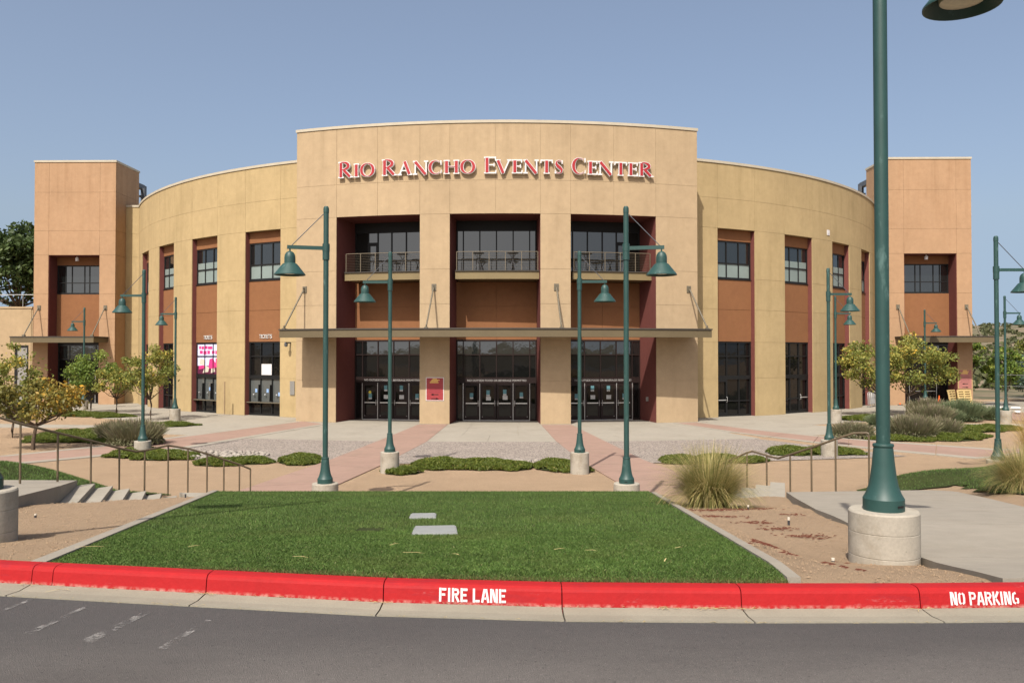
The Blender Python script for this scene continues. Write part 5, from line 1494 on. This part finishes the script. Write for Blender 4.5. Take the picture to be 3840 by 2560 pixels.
mound(20.6, 48.6, [(0, 0, 1.4, 1.0, .5)], 'juniper clump behind the sage bushes near the pale lamp base')

def sage(x, y, r, h, lab, m='sage', n=2600, group='grey green sage bushes'):
    o = empty('sage_bush', (x, y, G(x, y)), 0, lab, 'bush', group)
    a = RNG.uniform(0, 2 * np.pi, n); q = np.sqrt(RNG.random(n))
    bx_, by_ = np.cos(a) * q * r * .55, np.sin(a) * q * r * .55
    tilt = q * .75 + RNG.normal(0, .12, n)
    L = h * RNG.uniform(.55, 1.08, n) * (1 - .12 * q)
    t0 = RNG.uniform(.0, .55, n)
    dirx, diry = np.cos(a) * np.sin(tilt), np.sin(a) * np.sin(tilt); dz = np.cos(tilt)
    p0 = np.stack([bx_ + dirx * L * t0, by_ + diry * L * t0, dz * L * t0], 1)
    p1 = np.stack([bx_ + dirx * L, by_ + diry * L, dz * L], 1) + RNG.normal(0, .03, (n, 3))
    b = RNG.uniform(0, 2 * np.pi, n); w = np.stack([np.cos(b), np.sin(b), 0 * b], 1) * RNG.uniform(.008, .022, n)[:, None]
    V = np.empty((n, 4, 3)); V[:, 0] = p0 - w; V[:, 1] = p0 + w; V[:, 2] = p1 + w * .5; V[:, 3] = p1 - w * .5
    rn = np.clip(.25 + .45 * (p1[:, 2] / h) * RNG.random(n) + .3 * RNG.random(n), 0, 1)
    np_mesh('stems', V.reshape(-1, 3), np.arange(n * 4).reshape(n, 4), rn, m, o)
    k = int(n * 1.3); a = RNG.uniform(0, 2 * np.pi, k); q = np.sqrt(RNG.random(k)); zz = RNG.uniform(.1, .85, k)
    C = np.stack([np.cos(a) * q * r * (1.02 - .35 * zz), np.sin(a) * q * r * (1.02 - .35 * zz), zz * h * np.sqrt(np.maximum(.05, 1 - (q * .85) ** 2))], 1)
    leaves(C, RNG.uniform(.035, .075, k), np.clip(RNG.normal(.4, .2, k), 0, 1), 'foliage', m, o, 2.2)
sage(-16.0, 35.2, 1.25, 1.10, 'purple grey sage bush behind the lamp beside the pink path', n=3600)
sage(-17.6, 37.0, .95, .95, 'blue grey sage bush at the back of the large juniper patch')
sage(-28.9, 48.5, .7, .95, 'dark purplish bush behind the yellowing tree', 'shrubg')
sage(15.8, 38.4, 1.05, .75, 'low sage bush behind the lamp with the kinked handrail')
sage(18.2, 37.9, 1.30, 1.12, 'purple grey sage bush beside the big lamp post', n=3800)
sage(20.0, 38.8, 1.0, .95, 'sage bush on the far side of the purple one, above the spreading juniper', n=2600)
sage(23.2, 45.9, 1.2, 1.15, 'grey green sage bush below the broad forked tree', n=3000)
sage(26.0, 47.9, 1.15, 1.30, 'dark green rounded bush in front of the leaning pallet', 'shrubg', n=3200)
sage(24.6, 46.6, .75, .85, 'small green bush wedged between the sage and the dark rounded bush', 'shrubg', n=1800)
sage(19.6, 44.4, .55, .72, 'small bluish bush behind the big lamp post', 'shrubg', n=1500)
sage(25.4, 50.5, 1.2, 1.25, 'pale sage bush at the back of the bed before the tower doors', n=2600)
sage(28.4, 48.8, .7, .85, 'low green bush at the end of the bed beside the lot', 'shrubg', n=1500)

def tuftgrass(x, y, z, r, h, n, lab, m='tuft', droop=1.0, group='ornamental grass tufts'):
    o = empty('grass_tuft', (x, y, z), 0, lab, 'ornamental grass', group)
    a = RNG.uniform(0, 2 * np.pi, n); q = RNG.random(n)
    bx_, by_ = np.cos(a) * np.sqrt(q) * r * .36, np.sin(a) * np.sqrt(q) * r * .36
    th = np.clip(RNG.normal(.68, .40, n), .03, 1.4) * droop
    L = h * RNG.uniform(.55, 1.15, n) * (1 + .25 * np.cos(th))
    w = RNG.uniform(.003, .006, n); K = 5
    b = a + np.pi / 2
    V = np.empty((n, K, 2, 3))
    for k in range(K):
        s_ = k / (K - 1)
        ang = th * (.25 + s_ * 1.25)
        rad = L * s_ * np.sin(np.minimum(ang, 2.2)) * .9; zz = L * s_ * np.cos(np.minimum(ang, 1.9) * .86)
        px, py = bx_ + np.cos(a) * rad, by_ + np.sin(a) * rad
        ww = w * (1 - .85 * s_)
        V[:, k, 0] = np.stack([px - np.cos(b) * ww, py - np.sin(b) * ww, zz], 1); V[:, k, 1] = np.stack([px + np.cos(b) * ww, py + np.sin(b) * ww, zz], 1)
    F = []
    base = np.arange(n) * K * 2
    for k in range(K - 1): F.append(np.stack([base + 2 * k, base + 2 * k + 1, base + 2 * k + 3, base + 2 * k + 2], 1))
    rn = np.clip(RNG.random(n), 0, 1)
    np_mesh('blades', V.reshape(-1, 3), np.concatenate(F), np.tile(rn, K - 1), m, o)
tuftgrass(3.12, 13.1, G(3.12, 13.1) - .02, .80, .76, 4600, 'green and straw grass tuft standing alone at the foot of the landing steps')
tuftgrass(9.55, 15.4, G(9.55, 15.4) - .02, .95, .66, 4600, 'arching grass tuft at the outer edge of the landing', 'tuft')
tuftgrass(14.6, 23.0, .55, .55, 1.30, 1600, 'golden upright grass clump nearest the lamp on the bank', 'golden', .40, 'golden grass clumps')
tuftgrass(15.3, 23.6, .55, .55, 1.40, 1600, 'golden upright grass clump at the picture edge behind the lamp', 'golden', .40, 'golden grass clumps')
tuftgrass(15.1, 22.3, .55, .5, 1.05, 1300, 'straw coloured grass clump between the golden ones and the arching tuft', 'tuft', .6, 'golden grass clumps')

# river stones
def stones(cx, cy, rx, ry, n, lab):
    mb = MB()
    ico = [(0, 0, 1), (.89, 0, .45), (.28, .85, .45), (-.72, .53, .45), (-.72, -.53, .45), (.28, -.85, .45), (.72, .53, -.45), (-.28, .85, -.45), (-.89, 0, -.45), (-.28, -.85, -.45), (.72, -.53, -.45), (0, 0, -1)]
    tf = [(0, 1, 2), (0, 2, 3), (0, 3, 4), (0, 4, 5), (0, 5, 1), (1, 6, 2), (2, 7, 3), (3, 8, 4), (4, 9, 5), (5, 10, 1), (6, 7, 2), (7, 8, 3), (8, 9, 4), (9, 10, 5), (10, 6, 1), (11, 7, 6), (11, 8, 7), (11, 9, 8), (11, 10, 9), (11, 6, 10)]
    for i in range(n):
        t = random.uniform(0, 6.28); q = math.sqrt(random.random()); s_ = random.uniform(.05, .13)
        m = Matrix.Translation((cx + rx * q * math.cos(t), cy + ry * q * math.sin(t), s_ * .35)) @ Matrix.Rotation(random.uniform(0, 6), 4, 'Z') @ Matrix.Diagonal((s_ * random.uniform(.8, 1.3), s_ * random.uniform(.7, 1), s_ * random.uniform(.5, .75), 1))
        mb.add(ico, tf, True, m)
    mb.build('river_stones', 'stone', label=lab, cat='stones', kind='stuff')
stones(-10.9, 31.3, 1.7, 1.1, 240, 'pale river stones by the gravel near the pink band path')
stones(-.6, 29.3, 1.5, .45, 150, 'pale river stones behind the middle juniper clump')
stones(8.0, 30.6, 1.8, .4, 90, 'pale river stones along the gravel behind the juniper by the ornamental grass')
# sand bed pebbles, litter and straw
def scatter_bits(n, area, size, m, name, lab, cat, lenk=1.0, on=None):
    mb = MB()
    k = 0
    while k < n:
        x_ = random.uniform(area[0], area[1]); y_ = random.uniform(area[2], area[3])
        if on and not on(x_, y_): continue
        s_ = random.uniform(*size); a = random.uniform(0, 6.28); z = G(x_, y_) - .02 if y_ > kb(x_) + .17 else None
        if z is None: k += 1; continue
        L = s_ * lenk * random.uniform(.6, 1.4)
        m_ = Matrix.Translation((x_, y_, z + .004)) @ Matrix.Rotation(a, 4, 'Z')
        mb.add([(-L, 0, 0), (0, -s_, 0), (L, 0, s_ * .1), (0, s_, 0), (0, 0, s_ * .9)], [(0, 1, 4), (1, 2, 4), (2, 3, 4), (3, 0, 4)], False, m_)
        k += 1
    mb.build(name, m, label=lab, cat=cat, kind='stuff')
sandr = lambda x_, y_: lawn_r(y_) + .17 < x_ < np.interp(y_, [5.5, 7.5, 9.7, 11.8, 14.6, 17], [3.2, 3.65, 3.9, 4.25, 4.9, 5.4])
sandl = lambda x_, y_: np.interp(y_, [6.2, 7.6, 10, 12.3, 15.35], [-5.0, -5.6, -6.55, -7.4, -8.3]) < x_ < lawn_l(y_) - .18
scatter_bits(2600, (1.9, 4.6, 5.5, 14), (.004, .012), 'sand', 'pebbles', 'small pebbles strewn on the sand bed by the big lamp', 'pebbles', 1.1, sandr)
scatter_bits(2600, (-8, -3.2, 5.9, 15), (.004, .012), 'sand', 'pebbles', 'small pebbles strewn on the sand bed below the steps', 'pebbles', 1.1, sandl)
mb = MB()
for (x_, y_, L, n_) in ((2.72, 10.9, .35, 34), (2.95, 10.1, .22, 22), (3.05, 9.5, .26, 24), (3.2, 9.0, .3, 34), (3.75, 11.2, .18, 12), (2.45, 8.05, .16, 14), (2.6, 7.8, .18, 14), (2.75, 7.55, .2, 22), (2.35, 7.75, .16, 14), (2.9, 12.0, .4, 34), (3.3, 12.2, .4, 30), (3.7, 12.4, .3, 20), (2.55, 6.6, .1, 6), (2.3, 6.9, .1, 6), (2.6, 6.25, .1, 6)):
    for _ in range(int(n_ * 1.6)):
        a = random.gauss(0, .5); px = x_ + random.gauss(0, L * .45); py = y_ + random.gauss(0, .09)
        l_ = random.uniform(.012, .045)
        m_ = Matrix.Translation((px, py, G(px, py) - .010)) @ Matrix.Rotation(a, 4, 'Z')
        mb.add([(-l_, 0, 0), (0, -.006, .003), (l_, 0, .002), (0, .006, .01)], [(0, 1, 2, 3)], False, m_)
mb.build('dry_litter', 'litter', label='red brown dry litter lying in drifts on the sand bed', cat='litter', kind='stuff')
mb = MB()
def straw(x_, y_, z, L, a, w=.004):
    m_ = Matrix.Translation((x_, y_, z)) @ Matrix.Rotation(a, 4, 'Z')
    mb.add([(-L, -w, 0), (L * .2, -w, .006), (L, 0, 0), (L * .2, w, .006), (-L, w, 0), (0, 0, .004)], [(0, 1, 5), (1, 2, 5), (2, 3, 5), (3, 4, 5), (4, 0, 5)], False, m_)
for (px, py, L, a) in ((-3.42, 6.75, .13, .05), (-.75, 6.35, .09, -.2), (-1.55, 6.1, .07, -.3), (-.98, 6.95, .05, .7), (.38, 6.6, .05, .3), (.62, 6.5, .05, -.3), (-.42, 6.25, .04, -.7), (1.1, 5.95, .05, 1.2), (1.35, 6.7, .04, .3), (-2.6, 6.8, .05, .5)):
    straw(px, py, G(px, py) + .065, L, a)
for _ in range(120):
    x_ = random.uniform(-3.8, 3.4); e = random.choice((-.012, -.012, -.285, -.29, -.28)) + random.gauss(0, .008)
    straw(x_, kb(x_) + e, 2.161 if e < -.2 else 2.162, random.uniform(.006, .022), random.gauss(.05, .5), .0009)
for x_, n_ in ((.95, 12), (1.28, 20), (1.48, 10), (-2.07, 12), (-.86, 8), (-3.4, 8), (2.6, 6)):
    for _ in range(n_):
        px = x_ + random.gauss(0, .05)
        straw(px, kb(px) - .03 + random.gauss(0, .012), 2.164, random.uniform(.010, .04), random.gauss(0, .6), .0012)
straw(-1.72, 4.02, 2.158, .045, -.05, .003)
straw(-3.12, kb(-3.12) - .12, 2.16, .06, .6, .002); straw(-3.05, kb(-3.05) - .10, 2.165, .04, -.5, .002)
mb.build('straw_bits', 'straw', label='dry straw bits strewn on lawn, gutter and asphalt', cat='straw', kind='stuff')

# ------------------------------------------------------------------ things by the far tower
def pallet(loc, rot, lab):
    o = empty('pallet', loc, 0, lab, 'pallet', 'yellow pallets at the tower'); o.rotation_euler = rot
    W_, H_ = 1.05, 1.2
    for i in range(7): MB().box(-W_ / 2, W_ / 2, -.02, 0, .02 + i * .18, .02 + i * .18 + .10).build('plank', 'pallet', o)
    for x_ in (-W_ / 2, -.05, W_ / 2 - .1): MB().box(x_, x_ + .10, .001, .09, 0, H_).build('stringer', 'pallet', o)
    for i in (0, 3, 6): MB().box(-W_ / 2, W_ / 2, .091, .11, .02 + i * .18, .12 + i * .18).build('plank', 'pallet', o)
tp_ = BW @ Vector((35.05, -17.55, 0))
pallet((tp_.x, tp_.y - .48, .01), (R(-15), 0, 0), 'yellow wooden pallet leaning upright on the orange tower below the faded poster')
pallet((tp_.x - .75, tp_.y - .30, .01), (R(-12), 0, R(38)), 'second yellow pallet turned edge on beside the first one')
cn = BW @ Vector((33.5, -16.9, 0))
for dx, dy, lab in ((.1, 0, 'orange traffic cone in the tower doorway nearer the faded poster'), (-3.2, -.5, 'orange traffic cone beside the tower doors behind the broad tree')):
    o = empty('traffic_cone', (cn.x + dx, cn.y + dy, .012), 0, lab, 'traffic cone', 'orange cones by the tower doors')
    MB().lathe([(.12, .04), (.03, .70), (0, .71)], 16).build('cone_body', 'orange', o)
    MB().box(-.19, .19, -.19, .19, 0, .04).build('base', 'ink', o)
bf = BW @ frame(RW + .35, 54.6, 0)
o = empty('crowd_barrier', bf.translation + Vector((0, 0, .01)), BROT + R(54.6), 'grey metal crowd barriers stacked upright against the far wing', 'barrier')
for k in range(3):
    mb = MB().tube([(-1.0, -.12 * k, .02), (-1.0, -.12 * k, 1.0), (-.9, -.12 * k, 1.1), (.9, -.12 * k, 1.1), (1.0, -.12 * k, 1.0), (1.0, -.12 * k, .02)], .02, 6)
    mb.tube([(-1, -.12 * k, .22), (1, -.12 * k, .22)], .014, 6); mb.build('barrier_frame', 'galv', o)
    mb = MB()
    for i in range(1, 14): mb.tube([(-1 + i / 7, -.12 * k, .22), (-1 + i / 7, -.12 * k, 1.09)], .009, 5)
    mb.build('barrier_bars', 'galv', o)
# sandbags and a wire fence beyond the lot
def sandbag(x_, y_, a, s_, lab):
    mb = MB(); n = 10
    vs = []; fs = []
    for j in range(7):
        t = -1 + 2 * j / 6; w_ = math.sqrt(max(.04, 1 - abs(t) ** 3))
        for i in range(n):
            p = 2 * math.pi * i / n
            vs.append((t * .33 * s_, math.cos(p) * .19 * w_ * s_, .09 * s_ + math.sin(p) * .09 * w_ * s_ + .006 * math.sin(t * 9 + i)))
    for j in range(6):
        for i in range(n): fs.append((j * n + i, j * n + (i + 1) % n, (j + 1) * n + (i + 1) % n, (j + 1) * n + i))
    fs += [tuple(range(n - 1, -1, -1)), tuple(6 * n + i for i in range(n))]
    mb.add(vs, fs, True)
    o = mb.build('sandbag', 'white', None, label=lab, cat='sandbag', group='white sandbags holding the fence')
    o.location = (x_, y_, .02); o.rotation_euler = (0, 0, a)
for i, (x_, y_, a, s_) in enumerate(((34.6, 58.4, .3, 1.0), (35.2, 57.9, -.4, 1.1), (35.7, 57.2, -.6, 1.0), (36.7, 56.3, .1, .9), (32.9, 53.9, .9, 1.1), (33.6, 53.5, .2, 1.0), (34.2, 53.7, -.5, 1.0), (34.8, 53.3, .2, .9))):
    sandbag(x_, y_, a, s_, 'white sandbag lying on the lot by the fence posts behind the lamps')
fe = empty('wire_fence', (0, 0, 0), 0, 'thin wire fence with slender galvanised posts beyond the lot', 'fence')
fpts = [(31.5, 61.5), (34.4, 58.6), (36.9, 56.4), (33.9, 54.4), (40.5, 56.0), (44, 57.5), (52, 60)]
fl = [(35.0, 59.8), (37.0, 57.0), (40.8, 55.4), (46, 54.6)]
for i, (x_, y_) in enumerate(fl): MB().tube([(x_, y_, 0), (x_, y_, 2.5)], .03, 8).build('post', 'galv', fe)
mb = MB()
for zz in (.15, .8, 1.6, 2.4):
    mb.tube([(x_, y_, zz) for x_, y_ in fl], .008, 4)
mb.build('wires', 'galv', fe)
# white fence on the bank behind the low wall
wf_ = empty('bank_fence', (0, 0, 0), 0, 'pale pipe fence along the bank behind the low boundary wall', 'fence')
MB().tube([(-60, 73, 9.15), (-36, 73, 9.15)], .035, 6).build('top_rail', 'galv', wf_)
for i in range(11): MB().tube([(-60 + 2.4 * i, 73, 5.0), (-60 + 2.4 * i, 73, 9.15)], .03, 6).build('post', 'galv', wf_)
MB().prism([(-90, 66.9), (-37, 66.9), (-37, 69.5), (-37, 84), (-90, 84)], -.1, lambda x, y: 3.0 if y < 68 else 6.5).build('bank', 'sand', kind='structure')
# scrub on the far slope
mb_c = []; Q = []
for i in range(620):
    d = 90 + 420 * RNG.random() ** 1.4; k = RNG.uniform(.52, .78)
    x_ = d * k; r_ = RNG.uniform(.5, 1.5); z = -.03 + 21.5 * float(sm(105, 560, math.hypot(x_, d))) + 1.4 * math.sin(x_ * .011 + 1) * float(sm(150, 500, math.hypot(x_, d)))
    n = 26; dd = RNG.normal(size=(n, 3)); dd /= np.linalg.norm(dd, axis=1)[:, None]
    mb_c.append(np.array([x_, d, z + r_ * .5]) + dd * r_ * np.array([1, 1, .7]) * (RNG.random(n) ** .4)[:, None]); Q.append(np.clip(RNG.normal(RNG.uniform(.2, .7), .2, n), 0, 1))
C = np.concatenate(mb_c)
leaves(C, RNG.uniform(.5, 1.0, len(C)), np.concatenate(Q), 'desert_scrub', 'scrub', None, 1.3, label='scattered desert scrub dotting the far slope under the ridge', cat='scrub', kind='stuff')
